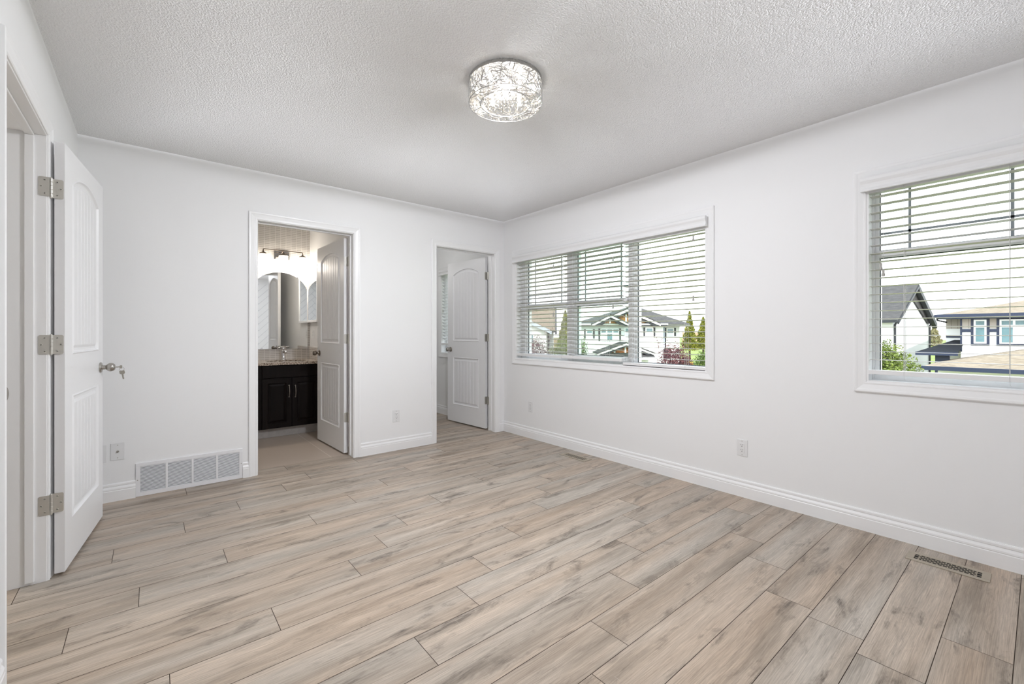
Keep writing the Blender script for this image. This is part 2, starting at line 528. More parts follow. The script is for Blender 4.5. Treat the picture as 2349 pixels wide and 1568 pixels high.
# ------------------------------------------------------------------ trim: casings, jambs, baseboards
CAS = [(0,0),(0,.005),(.004,.008),(.010,.0085),(.013,.007),(.018,.0075),(.040,.012),(.046,.0145),(.055,.0155),(.060,.013),(.060,0)]
def casing_loop(m, u0, u1, z0, z1, fn, closed, scale=1.0):
    """mitred casing round an opening; fn(u, z, t) -> point, t is the distance off the wall"""
    rows = []
    for d, t in CAS:
        d *= scale
        if closed: pts = [(u0-d, z0-d), (u0-d, z1+d), (u1+d, z1+d), (u1+d, z0-d)]
        else: pts = [(u0-d, z0), (u0-d, z1+d), (u1+d, z1+d), (u1+d, z0)]
        rows.append([fn(a, b, t) for a, b in pts])
    n = len(rows); V = [p for r in rows for p in r]; F = []
    segs = 4 if closed else 3
    for i in range(n):
        i2 = (i+1) % n
        for k in range(segs):
            k2 = (k+1) % 4
            F.append((i*4+k, i*4+k2, i2*4+k2, i2*4+k))
    if not closed:
        F.append(tuple(i*4 for i in range(n))); F.append(tuple(i*4+3 for i in range(n)))
    m.add(V, F)
def door_frame(name, u0, u1, fn_room, jamb_map, stop, lab):
    """jamb_map(u, w, z): w = depth into the wall 0..WT from the room side"""
    root = struct(empty(name), lab)
    j = MB()
    for (a, b) in ((u0-RO, u0), (u1, u1+RO)):
        j.prism([(a,0),(b,0),(b,DH+RO),(a,DH+RO)], 0.0, WT, lambda u, z, w: jamb_map(u, w, z))
    j.prism([(u0,DH),(u1,DH),(u1,DH+RO),(u0,DH+RO)], 0.0, WT, lambda u, z, w: jamb_map(u, w, z))
    j.build('jamb', M['trim'], root, bevel=.0015)
    s = MB(); a, b = stop
    for (p, q) in ((u0, u0+.010), (u1-.010, u1)):
        s.prism([(p,.012),(q,.012),(q,DH-.010),(p,DH-.010)], a, b, lambda u, z, w: jamb_map(u, w, z))
    s.prism([(u0,DH-.010),(u1,DH-.010),(u1,DH),(u0,DH)], a, b, lambda u, z, w: jamb_map(u, w, z))
    s.build('door_stop', M['trim'], root, bevel=.003)
    c = MB(); casing_loop(c, u0-.005, u1+.005, 0, DH+.005, fn_room, False); c.build('casing', M['trim'], root)
    return root
tr_entry = door_frame('trim_1', E0, E1, lambda u, z, t: (XL+t, u, z), lambda u, w, z: (XL-w, u, z), (.039, .070), 'white casing of the entry doorway')
tr_bath = door_frame('trim_2', B0, B1, lambda u, z, t: (u, YB-t, z), lambda u, w, z: (u, YB+w, z), (.055, .086), 'white casing of the bathroom doorway')
tr_clos = door_frame('trim_3', C0, C1, lambda u, z, t: (u, YB-t, z), lambda u, w, z: (u, YB+w, z), (.055, .086), 'white casing of the closet doorway')
# back-side casings of the bathroom and closet doorways, and the strike plate of the entry
m = MB(); casing_loop(m, C0-.005, C1+.005, 0, DH+.005, lambda u, z, t: (u, YB+WT+t, z), False); m.build('casing', M['trim'], tr_clos)
m = MB(); casing_loop(m, B0-.005, B1+.005, 0, DH+.005, lambda u, z, t: (u, YB+WT+t, z), False); m.build('casing', M['trim'], tr_bath)
m = MB(); casing_loop(m, E0-.005, E1+.005, 0, DH+.005, lambda u, z, t: (XL-WT-t, u, z), False); m.build('casing', M['trim'], tr_entry)
m = MB()
poly = [(XL-.030, .914), (XL-.001, .914)] + [(XL-.001 + .012*math.sin(a), .942 - .028*math.cos(a)) for a in np.linspace(.1, PI-.1, 12)] + [(XL-.001, .970), (XL-.030, .970)]
m.prism(poly, E0, E0+.002, lambda u, z, w: (u, w, z)); m.build('strike_plate', M['nickel'], tr_entry)

BAS = [(0,0),(.015,0),(.015,.070),(.0125,.074),(.0145,.078),(.0135,.086),(.009,.094),(.0065,.099),(.0085,.103),(.0085,.113),(.005,.120),(0,.120)]
def baseboard(name, segs, mat=None):
    """segs: (axis, fixed, dir, a, b): board along axis on the plane at fixed, sticking out along dir"""
    m = MB()
    for ax, fx, dr, a, b in segs:
        if ax == 'X': m.prism(BAS, a, b, lambda t, z, w: (w, fx + dr*t, z))
        else: m.prism(BAS, a, b, lambda t, z, w: (fx + dr*t, w, z))
    return struct(m.build(name, mat or M['trim']))
GX0, GX1 = -0.077, 0.562
baseboard('baseboard_back', [('X', YB, -1, XL, GX0), ('X', YB, -1, GX1, B0-.065), ('X', YB, -1, B1+.065, C0-.065), ('X', YB, -1, C1+.065, XR)])
baseboard('baseboard_right', [('Y', XR, -1, YR, YB)])
baseboard('baseboard_left', [('Y', XL, 1, YR, E0-.065), ('Y', XL, 1, E1+.065, YB)])
baseboard('baseboard_closet', [('Y', XR, -1, YB+WT, CYF), ('X', CYF, -1, CX0, XR), ('Y', CX0, 1, YB+WT, CYF)])
baseboard('baseboard_bathroom', [('Y', BX1, -1, YB+WT, 5.36)])

# ------------------------------------------------------------------ doors
DW, DT, DZ0, DZ1 = 0.755, 0.035, 0.016, 2.034
def arch_pts(x0, x1, z0, zs, zt, d, n=17):
    """outline of a panel with a cambered top, moved inward by d; counter-clockwise from bottom left"""
    xc, hw = (x0+x1)/2, (x1-x0)/2
    rise = zt - zs
    def top(x):
        if rise <= 0: return zt - d
        u = abs(x-xc)/hw
        return zs + rise*(math.cos(min(u, 1)*PI/2)**.72) - d
    xs = np.linspace(x1-d, x0+d, n)
    return [(x0+d, z0+d), (x1-d, z0+d)] + [(float(x), top(float(x))) for x in xs], top
def door_face(m, side):
    """relief of one face; local x = 0..DW from the hinge, y = face, z. side 0: y=0 (facing -y), 1: y=DT"""
    def P(x, z, h): return (x, -h if side == 0 else DT + h, z)
    px0, px1 = .118, .640
    panels = [(px0, px1, .232, .835, .835), (px0, px1, 1.035, 1.872, 1.942)]
    outl = []
    for (x0, x1, z0, zs, zt) in panels:
        prev = None
        for d, h in ((0,0),(.006,.0040),(.012,-.0055),(.018,-.0085),(.030,-.0085),(.044,-.0015)):
            o, topf = arch_pts(x0, x1, z0, zs, zt, d)
            if prev is None: outl.append(o)
            else:
                n = len(o); V = [P(a, b, ph) for a, b in prev] + [P(a, b, h) for a, b in o]
                m.add(V, [(i, (i+1) % n, n+(i+1) % n, n+i) for i in range(n)])
            prev, ph = o, h
        d = .044; fx0, fx1, fz0 = x0+d, x1-d, z0+d
        nb = 7; gw = .0045
        xs = np.linspace(fx0, fx1, nb+1)
        def strip(a, b, ha, hb):
            q = np.linspace(a, b, 5 if b-a > .01 else 2)
            for i in range(len(q)-1):
                t0, t1 = i/(len(q)-1), (i+1)/(len(q)-1)
                h0, h1 = ha+(hb-ha)*t0, ha+(hb-ha)*t1
                m.add([P(q[i], fz0, h0), P(q[i+1], fz0, h1), P(q[i+1], tf(q[i+1]), h1), P(q[i], tf(q[i]), h0)], [(0,1,2,3)])
        _, top0 = arch_pts(x0, x1, z0, zs, zt, d); tf = lambda x: top0(float(x))
        for k in range(nb):
            a = xs[k] + (gw if k else 0); b = xs[k+1] - (gw if k < nb-1 else 0)
            strip(a, b, -.0015, -.0015)
            if k < nb-1:
                strip(b, xs[k+1], -.0015, -.0065); strip(xs[k+1], xs[k+1]+gw, -.0065, -.0015)
    # flat frame around the panels
    def quad(a, b, c, d_): m.add([P(*p, 0) for p in (a, b, c, d_)], [(0,1,2,3)])
    quad((0,DZ0),(px0,DZ0),(px0,DZ1),(0,DZ1)); quad((px1,DZ0),(DW,DZ0),(DW,DZ1),(px1,DZ1))
    quad((px0,DZ0),(px1,DZ0),(px1,.232),(px0,.232)); quad((px0,.835),(px1,.835),(px1,1.035),(px0,1.035))
    top = outl[1][2:]
    for i in range(len(top)-1):
        (xa, za), (xb, zb) = top[i], top[i+1]
        quad((xa,za),(xb,zb),(xb,DZ1),(xa,DZ1))
def leaf_mesh():
    m = MB(); door_face(m, 0); door_face(m, 1)
    m.add([(0,0,DZ0),(DW,0,DZ0),(DW,DT,DZ0),(0,DT,DZ0),(0,0,DZ1),(DW,0,DZ1),(DW,DT,DZ1),(0,DT,DZ1)],
          [(0,3,2,1),(4,5,6,7),(0,4,7,3),(1,2,6,5)])
    return m
KNOB = [(.0,0),(.031,0),(.032,.004),(.029,.008),(.014,.010),(.0125,.014),(.0125,.026),(.016,.030),(.0225,.036),(.0255,.044),(.0255,.052),(.023,.060),(.017,.0665),(.009,.069),(.0,.0695)]
def hinge_mb(pin, da, db, z, h=.089, w=.036, both=True):
    """pin: xy of the barrel; da, db: unit directions (2D) of the two leaves"""
    m = MB()
    n = 5; seg = h/n
    for k in range(n):
        m.lathe([(.0058, k*seg+.0006), (.0062, k*seg+.0012), (.0062, (k+1)*seg-.0012), (.0058, (k+1)*seg-.0006)], 12, (pin[0], pin[1], z-h/2), 'Z')
    m.lathe([(.0035,-.004),(.0035,h+.004)], 10, (pin[0], pin[1], z-h/2), 'Z')
    for (dx, dy), off in da and ((da[0], da[1]), (db[0], db[1])):
        nx, ny = -dy, dx
        rr = .007
        out = [(0,-h/2),(w-rr,-h/2)] + [(w-rr+rr*math.sin(a), -h/2+rr-rr*math.cos(a)) for a in np.linspace(.2, PI/2, 4)] + \
              [(w-rr+rr*math.cos(a), h/2-rr+rr*math.sin(a)) for a in np.linspace(0, PI/2-.2, 4)] + [(w-rr,h/2),(0,h/2)]
        t = .0022
        b = lambda u, v, q: (pin[0]+off[0]+dx*u+nx*q, pin[1]+off[1]+dy*u+ny*q, z+v)
        m.prism(out, -t/2, t/2, b)
        for (u, v) in ((.014,-.030),(.026,0),(.014,.030)):
            for sg in (-1, 1):
                c0 = Vector(b(u, v, sg*t/2))
                m.lathe([(.0042,0),(.0036,.0006),(.002,.0006),(.0015,-.0002)], 10, c0, (nx*sg, ny*sg, 0))
    return m
def make_door(name, hinge_xy, ang, face_first, knob_sides, label, jamb_dir, mirror=False, knob_mat='nickel', hinge_jamb_off=(0,0)):
    """hinge_xy: the leaf's corner on the visible face at the hinge edge; ang: direction of the leaf"""
    root = struct(empty(name, (hinge_xy[0], hinge_xy[1], 0), ang), label)
    m = leaf_mesh()
    if mirror:                       # leaf body on the other side of the visible face
        m.v = [(x, -y, z) for x, y, z in m.v]
    m.build('leaf', M['door'], root)
    sg = -1 if not mirror else 1     # outward direction of the visible face (local y)
    for vis in knob_sides:
        y = 0 if vis == 1 else (DT if not mirror else -DT)
        dr = sg if vis == 1 else -sg
        MB().lathe(KNOB, 28, (DW-.066, y, .932), (0, dr, 0)).build('knob', M[knob_mat], root, smooth=True)
    MB().box(DW-.0005, DW+.0015, (.006 if not mirror else -.029), (.029 if not mirror else -.006), .904, .960).build('latch_plate', M['nickel'], root)
    return root
d2 = lambda a: (math.cos(a), math.sin(a))

# entry door, open flat against the left wall (leaf behind its visible face)
a1 = math.atan2(.733, .083)
door1 = make_door('door_1', (-.310, 2.935), a1, True, [1], 'white two panel entry door open against the left wall', None)
# local frame of door 1: visible face at local y=0 looks to -y' ... outward handled by mirror
door2 = make_door('door_2', (1.400, 4.169), math.atan2(.742, -.024), True, [1, 2], 'white arched panel bathroom door standing open', None, mirror=True, knob_mat='bronze')
door3 = make_door('door_3', (3.042, 4.180), math.atan2(.748, -.053), True, [1], 'white arched panel closet door standing open', None, mirror=True)
def add_hinges(root, pin, da, off_a, db, off_b, zs):
    Mi = (Matrix.Translation(root.location) @ Matrix.Rotation(root.rotation_euler.z, 4, 'Z')).inverted()
    for z in zs:
        m = hinge_mb(pin, (da, off_a), (db, off_b), z)
        m.xform(Mi); m.build('hinge', M['hinge'], root)
# (the hinge helper takes ((dx, dy), offset) pairs)
def hinge_mb(pin, A, B, z, h=.089, w=.036):
    m = MB(); n = 5; seg = h/n
    for k in range(n):
        m.lathe([(.0056, k*seg+.0006), (.0062, k*seg+.0014), (.0062, (k+1)*seg-.0014), (.0056, (k+1)*seg-.0006)], 12, (pin[0], pin[1], z-h/2), 'Z')
    m.lathe([(.0035,-.004),(.0045,-.002),(.0045,h+.002),(.0035,h+.004)], 10, (pin[0], pin[1], z-h/2), 'Z')
    for (dx, dy), off in (A, B):
        nx, ny = -dy, dx; rr = .007; t = .0024
        out = [(0,-h/2),(w-rr,-h/2)] + [(w-rr+rr*math.sin(a), -h/2+rr-rr*math.cos(a)) for a in np.linspace(.3, PI/2, 4)] + \
              [(w-rr+rr*math.cos(a), h/2-rr+rr*math.sin(a)) for a in np.linspace(0, PI/2-.3, 4)] + [(w-rr,h/2),(0,h/2)]
        b = lambda u, v, q: (pin[0]+off[0]+dx*u+nx*q, pin[1]+off[1]+dy*u+ny*q, z+v)
        m.prism(out, -t/2, t/2, b)
        for (u, v) in ((.015,-.031),(.027,0),(.015,.031)):
            for sg in (-1, 1):
                m.lathe([(.0044,0),(.0038,.0007),(.0022,.0007),(.0016,-.0004)], 10, Vector(b(u, v, sg*t/2)), (nx*sg, ny*sg, 0))
    return m
HZ = (1.812, 1.086, .348)
add_hinges(door1, (-.3535, 2.9245), (-1, 0), (-.004, -.0105), (1, 0), (.004, .0092), HZ)
add_hinges(door2, (1.440, 4.152), (0, -1), (-.009, -.002), (-1, 0), (-.002, .0155), HZ)
add_hinges(door3, (3.070, 4.158), (0, -1), (-.016, -.002), (-1, 0), (0, .0205), HZ)

# keys hanging from the entry door's knob
kr = empty('key_ring', (0,0,0))
tag(kr, 'two small keys on a ring hanging from the entry door knob', 'key')
KD = Vector((math.cos(a1), math.sin(a1), 0)); KN = Vector((math.sin(a1), -math.cos(a1), 0))
kp = Vector((-.310, 2.935, .932)) + KD*(DW-.066)
KEY = [(-.0115,0),(-.0125,-.004),(-.0125,-.016),(-.009,-.021),(-.004,-.023),(-.004,-.050),(0,-.054),(.004,-.050),(.004,-.046),(.0025,-.043),(.004,-.040),(.0025,-.036),(.004,-.033),(.004,-.023),(.009,-.021),(.0125,-.016),(.0125,-.004),(.0115,0)]
m = MB()
m.prism([(a*.8, b*.55) for a, b in KEY], -.0011, .0011, lambda u, v, w: tuple(kp + KN*(.066+.016+.0185+v*1.0+.0) + Vector((0,0,u*.95)) + KD*w))
m.build('key_in_lock', M['key'], kr)
rc = kp + KN*.0985 + Vector((0,0,-.0125))
m = MB(); m.tube([rc + KN*(.0115*math.cos(a)) + Vector((0,0,.0115*math.sin(a))) for a in np.linspace(0, 2*PI, 25)], .0009, 6, cap=False)
m.build('ring', M['nickel'], kr, smooth=True)
k0 = rc + Vector((0,0,-.0105)); ta = .16
m = MB(); m.prism(KEY, -.0011, .0011, lambda u, v, w: tuple(k0 + KN*(u*math.cos(ta) - v*math.sin(ta)) + Vector((0,0,u*math.sin(ta) + v*math.cos(ta))) + KD*w))
m.build('hanging_key', M['key'], kr)

# ------------------------------------------------------------------ windows
FX0, FX1, GXP = XR+.075, XR+.165, XR+.110        # frame depth range, glass plane
def make_window(name, W, lites, label, fx_lite=None):
    """lites: dicts ya, yb, za, zb (glass), rail (za, zb) or None, green, munt_y, munt_z"""
    ya, yb, za, zb = W
    root = struct(empty(name), label)
    c = MB(); casing_loop(c, ya, yb, za, zb, lambda u, z, t: (XR-t, u, z), True); c.build('casing', M['trim'], root)
    j = MB(); t = .008                                 # jamb extension boards lining the opening
    j.box(XR-.004, FX0, ya, ya+t, za, zb); j.box(XR-.004, FX0, yb-t, yb, za, zb)
    j.box(XR-.004, FX0, ya+t, yb-t, za, za+t); j.box(XR-.004, FX0, ya+t, yb-t, zb-t, zb)
    j.build('jamb_liner', M['trim'], root)
    f = MB()
    ls = sorted(lites, key=lambda l: l['ya'])
    e_ = .020                                          # sash border set back from the outer frame
    edges = [ya] + [v for l in ls for v in (l['ya']-e_, l['yb']+e_)] + [yb]
    zlo = min(l['za'] for l in ls)-e_; zhi = max(l['zb'] for l in ls)+e_
    for i in range(0, len(edges), 2):
        f.box(FX0, FX1, edges[i], edges[i+1], za, zb)
        wd = edges[i+1]-edges[i]
        if 0 < i < len(edges)-2 and wd > .05:           # grooved mullion
            f.box(FX0-.008, FX0, edges[i]+wd*.30, edges[i]+wd*.70, za+.008, zb-.008)
    for l in ls:
        f.box(FX0, FX1, l['ya']-e_, l['yb']+e_, za, l['za']-e_)
        f.box(FX0, FX1, l['ya']-e_, l['yb']+e_, l['zb']+e_, zb)
    f.build('frame', M['vinyl'], root, bevel=.002)
    for l in ls:
        parts = [(l['za'], l['zb'])] if not l.get('rail') else [(l['za'], l['rail'][0]), (l['rail'][1], l['zb'])]
        s = MB(); x0, x1 = FX0+.012, FX1-.01
        s.box(x0, x1, l['ya']-e_, l['ya'], l['za']-e_, l['zb']+e_); s.box(x0, x1, l['yb'], l['yb']+e_, l['za']-e_, l['zb']+e_)
        s.box(x0, x1, l['ya'], l['yb'], l['za']-e_, l['za']); s.box(x0, x1, l['ya'], l['yb'], l['zb'], l['zb']+e_)
        if l.get('rail'):
            s.box(x0-.008, x1, l['ya'], l['yb'], *l['rail'])
            s.box(x0-.016, x0-.008, l['ya']-.004, l['yb']+.004, l['rail'][0]+.006, l['rail'][1]-.004)
        s.build('sash', M['vinyl'], root, bevel=.0015)
        for (pa, pb) in parts:
            gk = MB(); q = .004; gx0, gx1 = GXP-.012, GXP-.001
            gk.box(gx0, gx1, l['ya'], l['ya']+q, pa, pb); gk.box(gx0, gx1, l['yb']-q, l['yb'], pa, pb)
            gk.box(gx0, gx1, l['ya'], l['yb'], pa, pa+q); gk.box(gx0, gx1, l['ya'], l['yb'], pb-q, pb)
            gk.build('gasket', M['gasket'], root)
            p = MB(); p.add([(GXP,l['ya'],pa),(GXP,l['yb'],pa),(GXP,l['yb'],pb),(GXP,l['ya'],pb)], [(0,1,2,3)])
            p.build('pane', M['glass_green'] if l.get('green') else M['glass'], root, recalc=False)
        if l.get('my'):
            pa, pb = parts[-1]
            mt = MB(); mx0, mx1 = GXP+.004, GXP+.010
            for y in l['my']: mt.box(mx0, mx1, y-.006, y+.006, pa, pb)
            for z in l['mz']: mt.box(mx0, mx1, l['ya'], l['yb'], z-.006, z+.006)
            mt.build('muntin_grid', M['muntin'], root)
    return root
make_window('window_1', W1, [
    dict(ya=3.087, yb=3.696, za=.909, zb=1.968, rail=(1.404,1.454), my=(3.589,3.191), mz=(1.828,1.558)),
    dict(ya=2.345, yb=2.953, za=.926, zb=1.968, rail=(1.405,1.454), my=(2.866,2.440), mz=(1.832,1.567), green=True),
    dict(ya=1.646, yb=2.254, za=.884, zb=1.972)], 'three pane white window with blinds, nearer the closet door')
make_window('window_2', W2, [dict(ya=-.033, yb=.607, za=.916, zb=1.975, rail=(1.576,1.617), my=(.478,.096), mz=(1.846,1.719))],
            'white window with blinds at the near end of the right wall')
make_window('window_3', W3, [dict(ya=4.87, yb=5.37, za=.915, zb=1.97)], 'narrow white window inside the closet')
# outside cladding is left plain; window 3's neighbours are hidden by the closet door

# ------------------------------------------------------------------ blinds
BXC = XR+.022          # centre plane of the slats
def m_vinyl_slat():
    m, nt, out = new_mat('thin_vinyl_slat')
    d = node(nt, 'ShaderNodeBsdfDiffuse'); d.inputs[0].default_value = (.88,.88,.88,1)
    t = node(nt, 'ShaderNodeBsdfTranslucent'); t.inputs[0].default_value = (.9,.9,.9,1)
    x = node(nt, 'ShaderNodeMixShader'); x.inputs[0].default_value = .5
    nt.links.new(d.outputs[0], x.inputs[1]); nt.links.new(t.outputs[0], x.inputs[2])
    nt.links.new(x.outputs[0], out.inputs[0]); return m
M['slat_vinyl'] = m_vinyl_slat()
def make_blind(ya, yb, ztop, zrail, rail_h, pitch, tilt, label, ladders, tassels, group, flat_top=0, sd=.05, mat='slat_backlit'):
    root = empty('window_blind', (BXC, (ya+yb)/2, zrail))
    tag(root, label, 'blind', group)
    oy, oz = (ya+yb)/2, zrail
    L = lambda m: (setattr(m, 'v', [(x-BXC, y-oy, z-oz) for x, y, z in m.v]), m)[1]
    s = MB(); z = ztop; k = 0; zz = []
    while z > zrail + rail_h + pitch*.55:
        a = tilt if k >= flat_top else math.radians(.5)
        c, sn = math.cos(a), math.sin(a)
        n = 5; up = []; dn = []
        for i in range(n):                               # slightly crowned slat
            u = -sd/2 + sd*i/(n-1); h = .0010*(1-(2*u/sd)**2)
            up.append((u, h+.0011)); dn.append((u, h-.0011))
        out = up + dn[::-1]
        # inner (room side, -x) edge raised by the tilt
        out = [(u*c + v*sn, -u*sn + v*c) for u, v in out]
        s.prism(out, ya+.004, yb-.004, lambda u, v, w, z=z: (BXC+u, w, z+v))
        zz.append(z); z -= pitch; k += 1
    L(s).build('slats', M[mat], root)
    r = MB(); r.prism([(-.026,0),(.026,0),(.026,rail_h-.003),(.023,rail_h),(-.023,rail_h),(-.026,rail_h-.003)], ya, yb, lambda u, v, w: (BXC+u, w, zrail+v))
    L(r).build('bottom_rail', M['slat'], root)
    h = MB(); h.box(BXC-.026, BXC+.028, ya, yb, ztop+.022, ztop+.066); L(h).build('headrail', M['slat'], root)
    for y in ladders:
        m = MB()
        for dx in (-.0265, .0265): m.tube([(BXC+dx, y, ztop+.03), (BXC+dx, y, zrail+rail_h*.3)], .0011, 5)
        m.tube([(BXC, y, ztop+.03), (BXC, y, zrail+rail_h)], .0009, 5)
        for zz_ in zz:
            dz = math.sin(tilt)*.0265
            m.tube([(BXC-.0265, y, zz_+dz-.002), (BXC+.0265, y, zz_-dz-.002)], .0008, 4)
        L(m).build('ladder_cord', M['cord'], root)
        m = MB(); m.tube([(BXC-.027, y, zrail+.006), (BXC-.030, y-.002, zrail-.012), (BXC-.029, y-.006, zrail-.022)], .0007, 4)
        L(m).build('cord_end', M['cord'], root)
    for y, z in tassels:
        m = MB(); m.tube([(BXC-.034, y, ztop+.02), (BXC-.034, y, z+.018)], .0008, 5); L(m).build('pull_cord', M['cord'], root)
        m = MB(); m.lathe([(.003,.020),(.0062,.018),(.006,.008),(.0052,.001),(.0085,-.010),(.0088,-.017),(.006,-.020)], 14, (BXC-.034, y, z), 'Z')
        L(m).build('tassel', M['tassel'], root, smooth=True)
    return root
WB = 'blinds across the three pane window'
R_ = math.radians
make_blind(3.083, 3.778, 1.905, .888, .026, .0436, R_(7.5), 'white slatted blind over the pane nearest the closet door', (3.62, 3.24), ((3.700,1.40),(3.183,1.82),(3.183,1.327)), WB)
make_blind(2.351, 3.079, 1.905, .890, .028, .0436, R_(8.0), 'white slatted blind over the green tinted middle pane', (2.93, 2.52), ((2.436,1.80),(2.436,1.376)), WB)
make_blind(1.601, 2.337, 1.891, .858, .026, .0436, R_(5.0), 'white slatted blind over the undivided third pane, lowest of its row', (2.17, 1.76), ((1.688,1.858),(1.688,1.403)), WB, flat_top=4)
make_blind(-.062, .638, 1.919, .905, .024, .0466, R_(1.5), 'white slatted blind over the near window with rooftops behind', (.485, .102), ((.582,1.514),(.571,1.479)), 'blind of the near window')
make_blind(4.81, 5.432, 1.930, .975, .024, .0436, R_(38), 'white half closed blind on the closet window', (5.33, 4.92), ((5.37,1.45),), 'blind of the closet window', mat='slat_vinyl')

def make_valance(ya, yb, z0, z1, label):
    root = empty('blind_valance', (XR, (ya+yb)/2, z0))
    tag(root, label, 'valance', 'valances over the windows')
    prof = [(.000,0),(.016,0),(.018,.004),(.016,.010),(.010,.018),(.0085,.030),(.011,.042),(.0165,.052),(.019,.058),(.019,.072),(.016,.078),(0,.078)]
    h = z1-z0; prof = [(t, v*h/.078) for t, v in prof]
    m = MB(); m.prism(prof, ya, yb, lambda t, v, w: (-.032-t, w-(ya+yb)/2, v))
    m.build('board', M['slat'], root, bevel=.001)
    for (a, b) in ((ya, ya+.014), (yb-.014, yb)):
        r = MB(); r.box(-.034, -.0165, a-(ya+yb)/2, b-(ya+yb)/2, .002, h-.002); r.build('end_return', M['slat'], root)
    return root
make_valance(1.578, 3.806, 1.926, 2.003, 'long white valance across the top of the three pane window')
make_valance(-.09, .668, 1.945, 2.026, 'short white valance across the top of the near window')
make_valance(4.80, 5.44, 1.945, 2.010, 'white valance across the top of the closet window')

# ------------------------------------------------------------------ wall plates, grille, floor registers
def outlet(name, loc, facing, label, kind='duplex'):
    """built facing -y; facing: rotation about z"""
    root = empty(name, loc, facing)
    tag(root, label, 'outlet' if kind == 'duplex' else 'wall plate', 'wall outlets' if kind == 'duplex' else 'wall plates by the grille')
    w, h = .0355, .058
    m = MB(); m.prism([(-w,-h),(w,-h),(w,h),(-w,h)], 0, .0045, lambda u, v, q: (u, -q, v)); m.build('plate', M['plastic'], root, bevel=.002)
    if kind == 'duplex':
        m = MB(); m.box(-.0165, .0165, -.0072, -.004, -.0335, .0335); m.build('receptacle', M['plastic'], root, bevel=.001)
        for zc in (.0175, -.0175):
            m = MB()
            m.box(-.0075, -.0055, -.0076, -.0068, zc+.001, zc+.009); m.box(.0055, .0075, -.0076, -.0068, zc+.002, zc+.009)
            m.lathe([(.0026,0),(.0026,.0006)], 10, (0, -.0070, zc-.0065), (0,-1,0))
            m.build('socket_holes', M['dark'], root)
    if kind == 'coax':
        m = MB(); m.lathe([(.0075,0),(.0075,.003),(.0048,.003),(.0048,.011),(.0030,.011),(.0030,.010)], 12, (0,-.0045,0), (0,-1,0)); m.build('coax_connector', M['nickel'], root)
    for zc in (.043, -.043) if kind != 'duplex' else (.047, -.047):
        m = MB(); m.lathe([(.0032,0),(.003,.0008),(.001,.0009)], 10, (0,-.0045,zc), (0,-1,0))
        m.build('screw', M['tassel'], root)
    return root
outlet('wall_outlet', (1.851, YB, .333), 0, 'white outlet low on the back wall between the two doorways')
outlet('wall_outlet', (XR, 1.336, .340), -PI/2, 'white outlet low on the right wall between the two windows')
outlet('wall_outlet', (XR, 3.543, .338), -PI/2, 'white outlet below the three pane window near the far corner')
outlet('cable_plate', (-.170, YB, .334), 0, 'white wall plate with a cable jack above the baseboard', 'coax')
outlet('blank_plate', (-.262, YB, .328), 0, 'blank white wall plate half hidden behind the entry door', 'blank')
outlet('wall_outlet', (BX1, 5.715, 1.13), -PI/2, 'white outlet below the bathroom medicine cabinet')

gr = empty('return_air_grille', ((GX0+GX1)/2, YB, 0))
tag(gr, 'wide white louvred return air grille at floor level', 'grille')
gw, gh = (GX1-GX0)/2, .234
m = MB(); t = .009
m.box(-gw, gw, -t, 0, .002, .030); m.box(-gw, gw, -t, 0, gh-.026, gh)
cols = [(-gw, -gw+.024)]; inner = 2*gw-.048; cw = (inner-3*.013)/4
x = -gw+.024; cells = []
for k in range(4):
    cells.append((x, x+cw)); x += cw
    cols.append((x, x+(.013 if k < 3 else .024))); x += .013
for a, b in cols: m.box(a, b, -t, 0, .030, gh-.026)
m.build('face_frame', M['grille'], gr, bevel=.0015)
for a, b in cells:
    m = MB(); n = 21
    for i in range(n):
        z = .034 + (gh-.026-.034-.004)*i/(n-1)
        m.prism([(-.0082, -.0022), (-.0074, -.0026), (-.0030, .0018), (-.0038, .0022)], a, b, lambda u, v, w, z=z: (w, u, z+v))
    m.build('louvres', M['grille'], gr)
MB().box(-gw+.02, gw-.02, -.0006, -.0001, .028, gh-.024).build('shade_backing', simple('backing_shade_grey', (100,102,108), .8, bmp=.01), gr)  # flat grey sheet, painted as the shade behind the louvres
for sx in (-gw+.010, gw-.010):
    MB().lathe([(.003,0),(.0028,.0012),(.001,.0013)], 10, (sx, -t, gh*.5), (0,-1,0)).build('screw', M['nickel'], gr)

